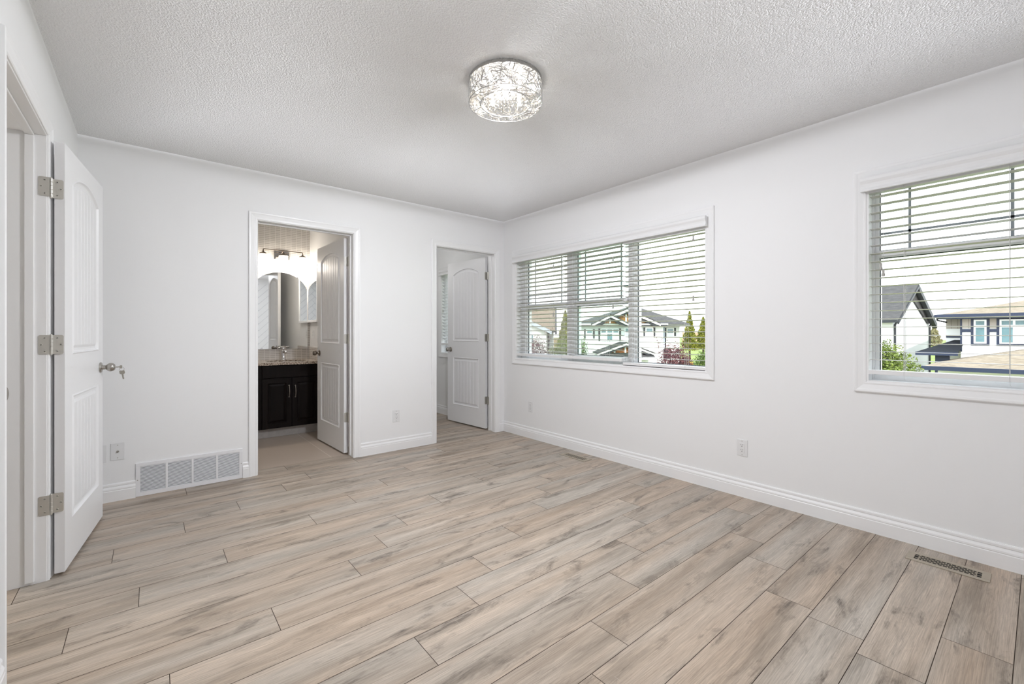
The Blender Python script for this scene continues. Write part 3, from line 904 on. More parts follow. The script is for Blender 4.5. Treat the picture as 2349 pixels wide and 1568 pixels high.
def floor_register(loc, w, l, label, style):
    """long axis along y, w along x"""
    root = empty('floor_register', loc); tag(root, label, 'floor vent', 'floor registers by the right wall')
    hw, hl, t = w/2, l/2, .004
    ow, ol = hw*.56, hl*.80
    m = MB(); r = .008
    m.box(-hw, -ow, -hl, hl, 0, t); m.box(ow, hw, -hl, hl, 0, t); m.box(-ow, ow, -hl, -ol, 0, t); m.box(-ow, ow, ol, hl, 0, t)
    m.build('rim', M['vent'], root, bevel=.003)
    MB().box(-ow, ow, -ol, ol, .0002, .0012).build('shade_backing', M['dark'], root)  # flat dark sheet, painted as the shade down in the duct
    m = MB(); z0, z1 = .0012, t-.0006
    if style == 'bars':
        n = 13
        for i in range(n):
            y = -ol + 2*ol*(i+.5)/n
            m.box(-ow, ow, y-.0045, y+.0045, z0, z1)
        m.box(-ow*.1, ow*.1, -ol, ol, z0, z1)
    else:
        e_ = ol*.86
        for sg in (-1, 1):
            m.box(-ow, ow, sg*e_-.002, sg*e_+.002, z0, z1)
            for xx in (-ow*.45, ow*.45): m.box(xx-.0022, xx+.0022, sg*e_, sg*ol, z0, z1)
        n = 21; q = 2*(e_-.004)/n
        for i in range(n+1):
            y = -e_+.004 + q*i
            for k in range(4):
                xa = -ow + 2*ow*k/4; xb = xa + 2*ow/4
                if (i+k) % 2 == 0: m.box(xa, xb, y-q*.22, y+q*.22, z0, z1)
        for k in range(5):
            xx = -ow + 2*ow*k/4; m.box(xx-.0016, xx+.0016, -e_, e_, z0, z1)
    m.build('lattice', M['vent'], root)
    return root
floor_register((3.018, 2.740, .0002), .112, .302, 'small pewter floor register below the three pane window', 'bars')
floor_register((3.010, .300, .0002), .118, .292, 'pewter lattice floor register below the near window', 'weave')

# ------------------------------------------------------------------ ceiling light
LX, LY, LR, LH = 1.412, 1.763, .188, .125
cl = empty('ceiling_light', (LX, LY, ZC-LH))
tag(cl, 'round flush ceiling light with laser cut nest pattern drum and crystals', 'ceiling light')
M['nest'] = m_metal('polished_nest_metal', (205,204,202), .22, .0)
m = MB(); m.lathe([(LR-.012, LH-.001),(LR-.002, LH-.001),(LR, LH-.004),(LR, LH-.019),(LR-.0015, LH-.019),(LR-.0015, LH-.004),(LR-.012, LH-.004),(LR-.012, LH-.001)], 64)
m.build('top_band', M['nest'], cl, smooth=True)
MB().lathe([(LR-.004, LH-.0008),(LR-.004, LH-.006),(.001, LH-.006)], 48).build('ceiling_pan', M['enamel'], cl, smooth=True)
def ring_mb(r, z, t, n=64):
    m = MB(); m.lathe([(r-t, z-t),(r+t, z-t),(r+t, z+t),(r-t, z+t),(r-t, z-t)], n); return m
ring_mb(LR-.001, .0018, .0018).build('bottom_rim', M['nest'], cl, smooth=True)
rn = random.Random(11)
m = MB()
for i in range(520):                                   # branches wandering over the drum wall
    th = rn.random()*2*PI; z = rn.random()*.110; ang = rn.uniform(-1.3, 1.3); cur = rn.uniform(-.5, .5)
    ln = rn.uniform(.05, .13); pts = []; n = 7
    for k in range(n):
        if 0.001 <= z <= LH-.014:
            pts.append((math.cos(th)*LR, math.sin(th)*LR, z))
        elif pts: break
        sgn = ln/(n-1); th += math.cos(ang)*sgn/LR; z += math.sin(ang)*sgn; ang += cur*.35
    if len(pts) >= 2: m.tube(pts, rn.choice((.0009, .0012, .0016, .0022)), 5)
m.build('nest_drum', M['nest'], cl)
m = MB()
for i in range(210):                                    # the same pattern on the flat rim underneath
    th = rn.random()*2*PI; r = rn.uniform(.130, LR-.002); ang = rn.uniform(0, 2*PI); cur = rn.uniform(-.6, .6)
    x, y = math.cos(th)*r, math.sin(th)*r; pts = []
    for k in range(7):
        rr = math.hypot(x, y)
        if .128 <= rr <= LR-.001: pts.append((x, y, .0022))
        elif pts: break
        x += math.cos(ang)*.013; y += math.sin(ang)*.013; ang += cur*.35
    if len(pts) >= 2: m.tube(pts, rn.choice((.0009, .0013, .0017)), 5)
m.build('nest_base', M['nest'], cl)
ring_mb(.128, .0024, .0022, 48).build('inner_rim', M['nest'], cl, smooth=True)
for nk, rr, nq, z0 in ((18, .112, 4, .018), (9, .060, 3, .022)):      # strings of cut beads
    for k in range(nk):
        a = 2*PI*k/nk + (.2 if nk == 9 else 0); x, y = math.cos(a)*rr, math.sin(a)*rr
        m = MB()
        for q in range(nq): m.lathe([(.0015,.0101),(.0075,.003),(.0075,-.003),(.0015,-.0101)], 6, (x, y, z0+q*.020), 'Z')
        m.tube([(x, y, z0), (x, y, LH-.006)], .0006, 4)
        m.build('crystal_string', M['crystal'], cl)
for k in range(6):
    a = 2*PI*k/6+.35; r = .145
    b = MB(); b.lathe([(.002,-.020),(.009,-.014),(.0105,-.004),(.0085,.008),(.006,.014),(.006,.028)], 12, (math.cos(a)*r, math.sin(a)*r, .078), 'Z')
    b.build('bulb', M['bulb'], cl, smooth=True)
b = MB(); b.lathe([(.002,-.020),(.009,-.014),(.0105,-.004),(.0085,.008),(.006,.014),(.006,.028)], 12, (0, 0, .078), 'Z')
b.build('bulb', M['bulb'], cl, smooth=True)
def lamp(name, loc, watts, rad, rgb, parent=None):
    d = bpy.data.lights.new(name, 'POINT'); d.energy = watts; d.shadow_soft_size = rad; d.color = rgb
    o = bpy.data.objects.new(name, d); col.objects.link(o); o.location = loc
    if parent is not None: o.parent = parent
    return o
def shaped(lo):
    """invented light distribution, shaped to even out walls and ceiling: a broad downward lobe, and a wash on the ceiling round the drum"""
    d = lo.data; d.use_nodes = True; nt = d.node_tree
    em = [n for n in nt.nodes if n.type == 'EMISSION'][0]
    tc = nt.nodes.new('ShaderNodeTexCoord'); sp = nt.nodes.new('ShaderNodeSeparateXYZ')
    nt.links.new(tc.outputs['Normal'], sp.inputs[0]); z = sp.outputs['Z']
    def smooth(a, b):
        n = nt.nodes.new('ShaderNodeMapRange'); n.interpolation_type = 'SMOOTHSTEP'
        n.inputs['From Min'].default_value = a; n.inputs['From Max'].default_value = b
        nt.links.new(z, n.inputs['Value']); return n.outputs[0]
    down = math_n(nt, 'MULTIPLY', math_n(nt, 'SUBTRACT', 1.0, smooth(.0, .09)),
                  math_n(nt, 'ADD', 1.0, math_n(nt, 'MULTIPLY', math_n(nt, 'MAXIMUM', math_n(nt, 'MULTIPLY', z, -1.0), 0.0), LAMP_B)))
    # the wash reaches out to the four walls and stops there
    reach = math_n(nt, 'MAXIMUM', math_n(nt, 'MULTIPLY', math_n(nt, 'ABSOLUTE', sp.outputs['X']), .0873), math_n(nt, 'MULTIPLY', math_n(nt, 'ABSOLUTE', sp.outputs['Y']), .0689))
    rr = nt.nodes.new('ShaderNodeMapRange'); rr.interpolation_type = 'SMOOTHSTEP'
    rr.inputs['From Min'].default_value = 1.05; rr.inputs['From Max'].default_value = 1.5
    nt.links.new(math_n(nt, 'DIVIDE', z, math_n(nt, 'MAXIMUM', reach, .01)), rr.inputs['Value'])
    up = math_n(nt, 'MULTIPLY', rr.outputs[0], math_n(nt, 'DIVIDE', LAMP_K, math_n(nt, 'POWER', math_n(nt, 'MAXIMUM', z, .045), 3.0)))
    side = math_n(nt, 'SUBTRACT', 1.0, math_n(nt, 'MULTIPLY', math_n(nt, 'ABSOLUTE', sp.outputs['X']), .40))  # dimmed towards both side walls to even their brightness
    nt.links.new(math_n(nt, 'MULTIPLY', math_n(nt, 'ADD', down, up), side), em.inputs['Strength'])
shaped(lamp('ceiling_light_glow', (0, 0, -.030), LAMP_W, .05, LAMP_RGB, cl))

# ------------------------------------------------------------------ bathroom
# mosaic splash along the right wall, tiled toe kick
struct(MB().box(BX1-.008, BX1, 5.29, BYF, .80, .972).build('trim_4', M['mosaic_side']), 'mosaic tile splash on the bathroom side wall')
VX0, VX1, VY0 = .455, BX1-.003, 5.292
van = empty('vanity_cabinet', ((VX0+VX1)/2, 5.58, 0)); tag(van, 'dark espresso bathroom vanity with raised panel doors', 'vanity')
vo = Vector((-(VX0+VX1)/2, -5.58, 0))
def vb(m, name, mat, parent=van, **k):
    m.v = [tuple(Vector(p) + vo) for p in m.v]; return m.build(name, mat, parent, **k)
vb(MB().box(VX0, VX1, VY0+.02, BYF-.004, .105, .792), 'body', M['espresso'])
vb(MB().box(VX0+.01, VX1, VY0+.075, BYF-.01, 0.002, .105), 'toe_kick', simple('toe_kick_tile', (176,172,168), .5, var=.08, vscale=40, bmp=.02))
def panel_front(x0, x1, z0, z1, raised=True):
    m = MB(); y = VY0
    if not raised:
        m.box(x0, x1, y, y+.02, z0, z1); return m
    fr = .052
    m.box(x0, x0+fr, y, y+.02, z0, z1); m.box(x1-fr, x1, y, y+.02, z0, z1)
    m.box(x0+fr, x1-fr, y, y+.02, z0, z0+fr); m.box(x0+fr, x1-fr, y, y+.02, z1-fr, z1)
    prev = None
    rows = []
    for d, h in ((0,.000),(.004,.004),(.008,.012),(.012,.012),(.030,.005)):
        rows.append([(x0+fr+d, y+h, z0+fr+d), (x1-fr-d, y+h, z0+fr+d), (x1-fr-d, y+h, z1-fr-d), (x0+fr+d, y+h, z1-fr-d)])
    V = [p for r in rows for p in r]; F = []
    for i in range(len(rows)-1):
        for k in range(4): F.append((i*4+k, i*4+(k+1)%4, (i+1)*4+(k+1)%4, (i+1)*4+k))
    F.append(tuple((len(rows)-1)*4+k for k in range(4)))
    return m.add(V, F)
def pull(x, z, parent, vertical=True, l=.125):
    m = MB(); n = 11
    pts = []
    for i in range(n):
        t = i/(n-1); u = (t-.5)*l
        pts.append((x, VY0-.006-.020*math.sin(PI*t)**.8, z+u) if vertical else (x+u, VY0-.006-.020*math.sin(PI*t)**.8, z))
    m.tube(pts, [.0055,.0045,.0040,.0038,.0040,.0045,.0040,.0038,.0040,.0045,.0055], 8)
    for sg in (-1, 1):
        c = (x, VY0, z+sg*l/2) if vertical else (x+sg*l/2, VY0, z)
        m.lathe([(.008,0),(.008,.003),(.006,.008)], 12, c, (0,-1,0))
    return vb(m, 'handle', M['nickel'], parent, smooth=True)
vb(panel_front(.921, 1.503, .655, .788, False), 'false_drawer_front', M['espresso'], bevel=.003)
dl = vb(panel_front(.921, 1.2085, .112, .646), 'door', M['espresso']); pull(1.181, .502, dl)
dr_ = vb(panel_front(1.2135, 1.503, .112, .646), 'door', M['espresso']); pull(1.245, .497, dr_)
for z0, z1 in ((.655,.788),(.390,.646),(.112,.381)):
    d_ = vb(panel_front(.47, .908, z0, z1, z1-z0 > .2), 'drawer', M['espresso'], bevel=.002); pull(.689, (z0+z1)/2, d_, False)

ct = MB(); SXC, SYC, SA, SB = 1.213, 5.555, .205, .150       # countertop with an oval cut-out
x0, x1, y0, y1, z0, z1 = VX0-.015, BX1-.001, VY0-.028, BYF-.001, .793, .822
N = 40
ov = [(SXC+SA*math.cos(2*PI*k/N), SYC+SB*math.sin(2*PI*k/N)) for k in range(N)]
ou = []
for k in range(N):
    a = 2*PI*k/N; c, s_ = math.cos(a), math.sin(a); ts = []
    if c > 1e-9: ts.append((x1-SXC)/c)
    if c < -1e-9: ts.append((x0-SXC)/c)
    if s_ > 1e-9: ts.append((y1-SYC)/s_)
    if s_ < -1e-9: ts.append((y0-SYC)/s_)
    t = min(ts); ou.append((SXC+t*c, SYC+t*s_))
corners = [(x1,y1),(x0,y1),(x0,y0),(x1,y0)]
for cx, cy in corners:                                      # snap the nearest ray ends into the corners
    i = min(range(N), key=lambda k: (ou[k][0]-cx)**2 + (ou[k][1]-cy)**2); ou[i] = (cx, cy)
V = [(a, b, z1) for a, b in ou] + [(a, b, z1) for a, b in ov] + [(a, b, z0) for a, b in ou] + [(a, b, z0) for a, b in ov]
F = []
for k in range(N):
    k2 = (k+1) % N
    F += [(k, k2, N+k2, N+k), (2*N+k, 3*N+k, 3*N+k2, 2*N+k2), (k, 2*N+k, 2*N+k2, k2), (N+k, N+k2, 3*N+k2, 3*N+k)]
ct.add(V, F)
tag(ct.build('countertop', M['granite']), 'speckled granite countertop on the dark vanity', 'countertop')
sk = empty('sink', (SXC, SYC, .80)); tag(sk, 'white oval basin set into the granite countertop', 'sink')
m = MB(); prof = [(1.02,-.004),(.98,-.012),(.93,-.05),(.78,-.10),(.45,-.128),(.10,-.135)]
rows = [[(SA*r*math.cos(2*PI*k/N), SB*r*math.sin(2*PI*k/N), h-.006) for k in range(N)] for r, h in prof]
V = [p for r in rows for p in r]
F = [(i*N+k, i*N+(k+1)%N, (i+1)*N+(k+1)%N, (i+1)*N+k) for i in range(len(rows)-1) for k in range(N)] + [tuple((len(rows)-1)*N+k for k in range(N))]
m.add(V, F); m.build('bowl', M['enamel'], sk, smooth='all')
MB().lathe([(.018,0),(.016,.002),(.004,.003)], 16, (0,0,-.141), 'Z').build('drain', M['chrome'], sk, smooth=True)

fa = empty('faucet', (1.228, 5.770, .822)); tag(fa, 'chrome single lever faucet at the back of the countertop', 'faucet')
m = MB(); m.lathe([(.030,0),(.030,.004),(.026,.010),(.0225,.016),(.0225,.095),(.024,.108),(.020,.118)], 20); m.build('body', M['chrome'], fa, smooth=True)
m = MB(); m.tube([(0,0,.080),(0,-.030,.104),(0,-.070,.112),(0,-.108,.100),(0,-.118,.084)], [.015,.014,.013,.012,.0115], 14); m.build('spout', M['chrome'], fa, smooth=True)
m = MB(); m.lathe([(.020,.118),(.023,.128),(.020,.146),(.006,.150)], 18)
m.tube([(0,0,.140),(.030,-.004,.150),(.062,-.008,.156)], [.009,.008,.006], 10); m.tube([(0,0,.140),(-.028,-.002,.148),(-.050,-.004,.146),(-.066,-.006,.136)], [.009,.006,.005,.005], 10)
m.build('lever', M['chrome'], fa, smooth=True)

# arched mirror
mi_ = empty('arched_mirror', (1.214, BYF, .95)); tag(mi_, 'arched frameless mirror above the bathroom vanity', 'mirror')
hw, zs, za_ = .306, .665, .922
out = [(-hw, 0), (hw, 0)] + [(hw*math.cos(a), zs + (za_-zs)*math.sin(a)) for a in np.linspace(0, PI, 33)]
m = MB(); m.prism(out, .003, .008, lambda u, v, w: (u, -w, v)); m.build('glass', M['mirror'], mi_)
for (cx, cz) in ((-.19, zs+.205), (.19, zs+.205), (-.2, .002), (.2, .002)):
    c = MB(); c.box(cx-.010, cx+.010, -.011, -.0005, cz-.006, cz+.010); c.build('clip', M['chrome'], mi_, bevel=.001)
# medicine cabinet on the side wall
mc = empty('medicine_cabinet', (BX1, 5.655, 1.275)); tag(mc, 'white framed mirrored medicine cabinet on the bathroom side wall', 'cabinet')
MB().box(-.020, -.001, -.205, .205, 0, .672).build('body', M['enamel'], mc)
m = MB(); f_ = .022
m.box(-.034, -.020, -.210, -.210+f_, -.004, .676); m.box(-.034, -.020, .210-f_, .210, -.004, .676)
m.box(-.034, -.020, -.210+f_, .210-f_, -.004, f_); m.box(-.034, -.020, -.210+f_, .210-f_, .676-f_, .676)
dm = m.build('door_frame', M['trim'], mc, bevel=.002)
MB().box(-.029, -.022, -.210+f_, .210-f_, f_, .676-f_).build('mirror_panel', M['mirror'], dm)

# vanity light: bar with three crystal cups
vl = empty('vanity_light', (1.226, BYF, 2.07)); tag(vl, 'chrome vanity light with three crystal shades above the arched mirror', 'wall light')
MB().box(-.085, .085, -.020, -.001, -.045, .055).build('back_plate', M['chrome'], vl, bevel=.003)
m = MB(); m.tube([(-.212,-.105,.028),(-.212,-.105,.044),(-.206,-.105,.050),(.206,-.105,.050),(.212,-.105,.044),(.212,-.105,.028)], .0055, 8)
m.tube([(0,-.018,.030),(0,-.070,.050),(0,-.105,.050)], .008, 8); m.build('bar', M['bronze'], vl, smooth=True)
for cx in (-.212, 0, .212):
    h = MB(); h.lathe([(.008,.032),(.008,.020),(.018,.012),(.040,.000),(.042,-.006)], 20, (cx,-.105,0), 'Z')
    hd = h.build('shade_cap', M['bronze'], vl, smooth=True)
    s = MB(); n = 12
    for k in range(n):
        a = 2*PI*k/n
        for q in range(4):
            z = -.020 - q*.0255
            st = len(s.v); s.box(-.0095, .0095, -.006, .006, -.011, .011)
            s.xform(Matrix.Translation((cx+.045*math.cos(a), -.105+.045*math.sin(a), z)) @ Matrix.Rotation(a+PI/2, 4, 'Z'), st)
    s.build('crystal_shade', M['frost'], vl)
    w = MB()
    for q in range(5):
        z = -.007 - q*.0255
        w.tube([(cx+.045*math.cos(a), -.105+.045*math.sin(a), z) for a in np.linspace(0, 2*PI, 25)], .0011, 5, cap=False)
    for k in range(n):
        a = 2*PI*(k+.5)/n; w.tube([(cx+.045*math.cos(a), -.105+.045*math.sin(a), -.006), (cx+.045*math.cos(a), -.105+.045*math.sin(a), -.110)], .0010, 5)
    w.build('shade_wire', M['bronze'], vl)
    b = MB(); b.lathe([(.003,-.085),(.012,-.078),(.016,-.062),(.012,-.045),(.008,-.030),(.008,-.006)], 14, (cx,-.105,0), 'Z')
    b.build('bulb', M['bulb_warm'], vl, smooth=True)
    lamp('vanity_light_glow', (cx, -.105, -.095), BATH_W, .03, (1.0, .92, .83), vl)

# added flush lamps, unseen, that fill the hall and the closet with light
def added_flush_lamp(name, x, y, watts, label, rgb=(1.0, .95, .88)):
    r = empty(name, (x, y, ZC)); tag(r, label, 'ceiling light')
    MB().lathe([(.14,-.001),(.14,-.025),(.132,-.030)], 32).build('base', M['nickel'], r, smooth=True)
    MB().lathe([(.130,-.030),(.125,-.055),(.09,-.080),(.04,-.092),(.002,-.095)], 32).build('dome', m_emit('lit_dome', (255,240,220), 3.0), r, smooth=True)
    lamp(name + '_glow', (0, 0, -.16), watts, .10, rgb, r)
added_flush_lamp('added_hall_light', -1.0, 3.4, HALL_W, 'added fill light, an unseen dome on the hall ceiling')
added_flush_lamp('added_closet_light', 2.35, 5.1, CLOSET_W, 'added fill light, an unseen dome on the closet ceiling', (.96, .97, 1.0))

# ------------------------------------------------------------------ outside: ground, houses, fences, trees
def gz(x, y):
    d = math.hypot(x, y); t = min(1, max(0, (d-34)/56)); return -3.2 + 2.7*t*t*(3-2*t)
m = MB(); nx, ny = 40, 60
gx = np.linspace(3.6, 150, nx); gy = np.linspace(-60, 120, ny)
V = [(float(x), float(y), gz(x, y)-.02) for x in gx for y in gy]
F = [(i*ny+j, (i+1)*ny+j, (i+1)*ny+j+1, i*ny+j+1) for i in range(nx-1) for j in range(ny-1)]
m.add(V, F)
M['lawn'] = simple('lawn_grass', (106,118,48), .9, var=.25, vscale=.8, bmp=.2, bscale=30)
struct(m.build('ground', M['lawn']), 'green lawn outside')

M['siding'] = simple('white_siding', (226,226,224), .6, bmp=.02)
M['siding_blue'] = simple('pale_blue_panel', (178,186,200), .6, bmp=.02)
M['beige_board'] = m_brick('beige_board_and_batten', (168,158,148), (162,152,142), (126,118,110), .24, 6.0, .012, ('Y','Z'), .6, bmp=.1)
M['navy'] = simple('navy_trim', (24,36,62), .5, bmp=.01)
M['dark_trim'] = simple('charcoal_trim', (34,36,41), .55, bmp=.01)
def m_shingle(name, a, b_, c):
    m, nt, out = new_mat(name); b = bsdf(nt, out, rough=.9, spec=.1)
    co = objco(nt); sp = node(nt, 'ShaderNodeSeparateXYZ'); nt.links.new(co, sp.inputs[0])
    f = noise(nt, mapping(nt, co, (3.2, 3.2, 26)), 1.0, 5, .7)
    nt.links.new(ramp(nt, f, [(.28, s2l(a)), (.5, s2l(b_)), (.72, s2l(c))]), b.inputs['Base Color']); return m
M['roof_grey'] = m_shingle('grey_shingles', (56,55,55), (76,74,73), (94,92,90))
M['roof_tan'] = m_shingle('tan_shingles', (104,92,78), (130,118,102), (150,138,122))
M['roof_slate'] = m_shingle('slate_shingles', (22,23,27), (32,34,39), (45,47,52))
M['roof_brown'] = m_shingle('brown_shingles', (112,96,80), (136,120,102), (152,137,120))
M['cedar'] = m_brick('cedar_shakes', (168,122,66), (144,96,50), (112,76,42), .22, .16, .012, ('Y','Z'), .7, .5, .2)
M['cedar_dark'] = m_brick('cedar_shakes_dark', (152,90,44), (132,74,34), (96,58,30), .22, .16, .012, ('Y','Z'), .7, .5, .2)
M['house_pane'] = simple('house_window_pane', (92,122,128), .12, spec=.8, var=.15, vscale=3)
M['house_blind'] = simple('house_blind_white', (222,226,226), .5, bmp=.01)

class House:
    def __init__(s, loc, rz, label):
        s.r = empty('house', (loc[0], loc[1], -3.2), rz); tag(s.r, label, 'house', 'houses across the street')
    def part(s, m, name, mat, parent=None, **k):
        m.v = [(x, y, z+3.2) for x, y, z in m.v]
        return m.build(name, mat, parent or s.r, **k)
    def box(s, name, mat, *b, parent=None): return s.part(MB().box(*b), name, mat, parent)
    def roof(s, faces, t=.12, name='roof', mat=None):
        m = MB()
        for f in faces:
            n = len(f); m.add([tuple(p) for p in f] + [(p[0], p[1], p[2]-t) for p in f],
                [tuple(range(n)), tuple(range(n, 2*n))[::-1]] + [(i, n+i, n+(i+1)%n, (i+1)%n) for i in range(n)])
        return s.part(m, name, mat)
    def window(s, u0, u1, z0, z1, n, panes, fr=.05, mat_fr='siding', surround=None, sw=.1):
        if surround: s.box('window_surround', M[surround], u0-sw, u1+sw, n-.03, n+.02, z0-sw, z1+sw)
        w = s.box('window', M['vinyl'], u0, u1, n-.06, n+.01, z0, z1)
        for (a, b, c, d, k) in panes:
            s.box('pane', M['house_pane'] if k == 'g' else M['house_blind'], u0+a*(u1-u0), u0+b*(u1-u0), n-.066, n-.05, z0+c*(z1-z0), z0+d*(z1-z0), parent=w)
    def gable(s, uc, hw, zb, za, n0, n1, mat_roof, mat_in, battens, board=.20):
        """front facing gable at n0 whose roof runs back to n1"""
        g_ = MB(); g_.prism([(uc-hw, zb), (uc+hw, zb), (uc, za)], n0+.10, n1, lambda u, z, w: (u, w, z))
        gp = s.part(g_, 'gable', mat_in)
        for u in battens:
            top = za-(za-zb)*abs(u-uc)/hw
            s.box('batten', M['siding'], u-.06, u+.06, n0+.06, n0+.12, zb, top-.12, parent=gp)
        k = (za-zb)/hw; o = .25
        for sg in (-1, 1):
            e0 = (uc+sg*(hw+o), zb-k*o); a0 = (uc, za)
            s.roof([[(e0[0], n0-.25, e0[1]+.10), (a0[0], n0-.25, a0[1]+.10), (a0[0], n1, a0[1]+.10), (e0[0], n1, e0[1]+.10)]], .08, 'gable_roof', mat_roof)
            b = MB(); b.prism([e0, a0, (a0[0], a0[1]-board), (e0[0]-sg*.0, e0[1]-board*.8)], n0-.26, n0-.20, lambda u, z, w: (u, w, z)); s.part(b, 'rake_board', M['siding'])
            b = MB(); b.prism([(e0[0]-sg*.15, e0[1]-board*.7), (a0[0], a0[1]-board), (a0[0], a0[1]-board-.13), (e0[0]-sg*.55, e0[1]-board*.7)], n0-.18, n0-.02, lambda u, z, w: (u, w, z)); s.part(b, 'soffit', M['dark_trim'])

# grey roofed house with cedar gables, seen through the three pane window
hb = House((30.52, 21.48), -YAW, 'white house with grey hip roof and cedar shake gables')
hb.box('wall', M['siding'], -4.3, 2.55, 0, 8, -3.2, 1.80); hb.box('wall', M['siding'], 2.55, 4.25, .9, 8, -3.2, 1.80)
E0_ = [(-4.55,-.45,1.88),(4.63,-.45,1.88),(4.63,8.4,1.88),(-4.55,8.4,1.88)]; Ra, Rb = (.74,4,3.52), (1.6,4,3.52)
hb.roof([[E0_[0],E0_[1],Rb,Ra],[E0_[1],E0_[2],Rb],[E0_[2],E0_[3],Ra,Rb],[E0_[3],E0_[0],Ra]], .05, 'roof', M['roof_grey'])
hb.box('gutter', M['siding'], -4.55, 2.76, -.56, -.45, 1.80, 1.91); hb.box('gutter', M['siding'], 2.78, 4.63, -.30, -.20, 1.76, 1.88)
hb.box('soffit', M['dark_trim'], -4.5, 2.72, -.50, 0, 1.72, 1.79); hb.box('soffit', M['dark_trim'], 2.76, 4.6, -.22, .9, 1.70, 1.76)
hb.gable(-.59, 2.45, 1.98, 3.05, -.45, 3.4, M['roof_grey'], M['cedar'], (-.59, -1.5, .4))
hb.gable(-1.98, 1.25, 1.93, 2.56, -.80, 2.4, M['roof_grey'], M['cedar'], (-1.98,), .16)
hb.window(-3.77, -3.26, .62, 1.46, 0, [(.12,.88,.60,.92,'g'),(.12,.88,.08,.52,'b')])
hb.window(-2.58, -1.11, .50, 1.52, 0, [(.04,.30,.66,.92,'g'),(.36,.64,.66,.92,'g'),(.70,.96,.66,.92,'g'),(.04,.30,.06,.58,'b'),(.36,.64,.06,.58,'g'),(.70,.96,.06,.58,'b')])
hb.window(1.11, 1.70, .55, 1.60, 0, [(.10,.90,.64,.92,'g'),(.10,.90,.08,.56,'b')])
hb.window(3.15, 3.75, .55, 1.58, .9, [(.10,.90,.56,.92,'g'),(.10,.90,.08,.48,'b')])
hb.window(-.62, .02, .55, 1.60, 0, [(.10,.90,.64,.92,'g'),(.10,.90,.08,.56,'b')])
for u, z0, z1, n in ((-3.88,.7,1.46,0),(-3.14,.7,1.46,0),(-2.70,.5,1.52,0),(-.99,.5,1.52,0),(.99,.9,1.6,0),(1.83,.9,1.6,0),(3.04,-.2,1.58,.9),(3.86,.9,1.58,.9)):
    hb.box('shutter', M['dark_trim'], u-.06, u+.06, n-.05, n, z0, z1)
hb.box('blue_panel', M['siding_blue'], 2.56, 3.0, .85, .9, -.2, 1.65)
hb.box('garage', M['siding'], -2.85, .75, -1.9, 0, -3.2, -.44)
hb.box('entry_shade_panel', M['dark_trim'], 2.56, 3.5, .86, .9, -1.0, -.1)  # flat dark panel, painted as the shade of a recessed entry
hb.gable(-1.10, 1.97, -.37, .35, -2.2, -.4, M['roof_grey'], M['cedar_dark'], (-1.10, -1.93, -.23), .14)
hb.roof([[(-3.2,-2.7,-.72),(1.05,-2.7,-.72),(1.05,-2.0,-.45),(-3.2,-2.0,-.45)]], .06, 'skirt_roof', M['roof_grey'])
hb.box('fascia', M['siding'], -3.2, 1.05, -2.8, -2.7, -.88, -.70)
hb.box('garage_door', M['house_blind'], -2.5, .3, -1.94, -1.9, -3.1, -1.1)
m = MB(); m.tube([(2.2,6,3.0),(2.2,6,5.4)], .02, 6); hb.part(m, 'mast', M['dark_trim'])

# tan roofed house with navy trim, seen through the near window
hn = House((32.0, 0.0), -PI/2, 'white house with tan shingle roof and navy blue trim')
hn.box('wall', M['siding'], -2.68, 5, 0, 8, -3.2, 1.95); hn.box('wall', M['siding'], -3.32, -2.68, 1.0, 8, -3.2, 1.95)
hn.box('upper_cladding', M['beige_board'], -2.68, 5, -.02, 0, 1.37, 1.95); hn.box('upper_cladding', M['beige_board'], -3.32, -2.68, .98, 1.0, 1.37, 1.95)
hn.box('band', M['navy'], -2.68, 5, -.05, 0, 1.20, 1.34); hn.box('band', M['navy'], -3.32, -2.68, .95, 1.0, .90, 1.02)
hn.box('corner_board', M['navy'], -2.70, -2.63, -.03, .05, .2, 1.9)
A_ = [(-3.5,-.5,2.08),(9,-.5,2.08),(9,8.5,2.08),(-3.5,8.5,2.08)]; r1, r2 = (1.0,4.0,3.22), (4.5,4.0,3.22)
hn.roof([[A_[0],A_[1],r2,r1],[A_[1],A_[2],r2],[A_[2],A_[3],r1,r2],[A_[3],A_[0],r1]], .05, 'roof', M['roof_tan'])
hn.box('gutter', M['navy'], -3.5, 9, -.62, -.5, 1.92, 2.10); hn.box('soffit', M['navy'], -3.45, 9, -.52, 0, 1.86, 1.93)
hn.box('gutter', M['navy'], -3.62, -3.5, -.5, 8.5, 1.92, 2.10)
hn.window(-2.22, -1.78, .62, 1.81, 0, [(.16,.84,.77,.94,'g'),(.16,.84,.07,.67,'g')], surround='navy', sw=.10)
hn.window(-1.35, .30, .62, 1.81, 0, [(.04,.26,.77,.94,'g'),(.31,.64,.77,.94,'g'),(.70,.96,.77,.94,'g'),(.04,.26,.05,.67,'g'),(.31,.64,.05,.67,'b'),(.70,.96,.05,.67,'g')], surround='navy', sw=.10)
Aa, T_ = (-3.3,-6.2,-.28), (2.9,0,1.22)
hn.roof([[Aa,(6,-6.2,-.28),(6,0,1.22),T_],[Aa,T_,(-3.3,0,-.28)]], .05, 'garage_roof', M['roof_tan'])
hn.box('gutter', M['navy'], -3.35, 6, -6.32, -6.2, -.44, -.27)
hn.box('garage', M['siding'], -2.9, 5, -5.7, 0, -3.2, -.36)
hn.roof([[(-4.1,-2.0,.20),(-2.6,-2.0,.20),(-2.6,1.0,.78),(-3.0,1.0,.78)],[(-4.1,-2.0,.20),(-3.0,1.0,.78),(-4.1,1.0,.20)]], .05, 'porch_roof', M['roof_slate'])
hn.box('porch_fascia', M['navy'], -4.12, -2.6, -2.1, -2.0, .04, .20)
hn.box('porch_beam', M['navy'], -3.45, -2.95, -1.6, -1.2, -.35, .05)
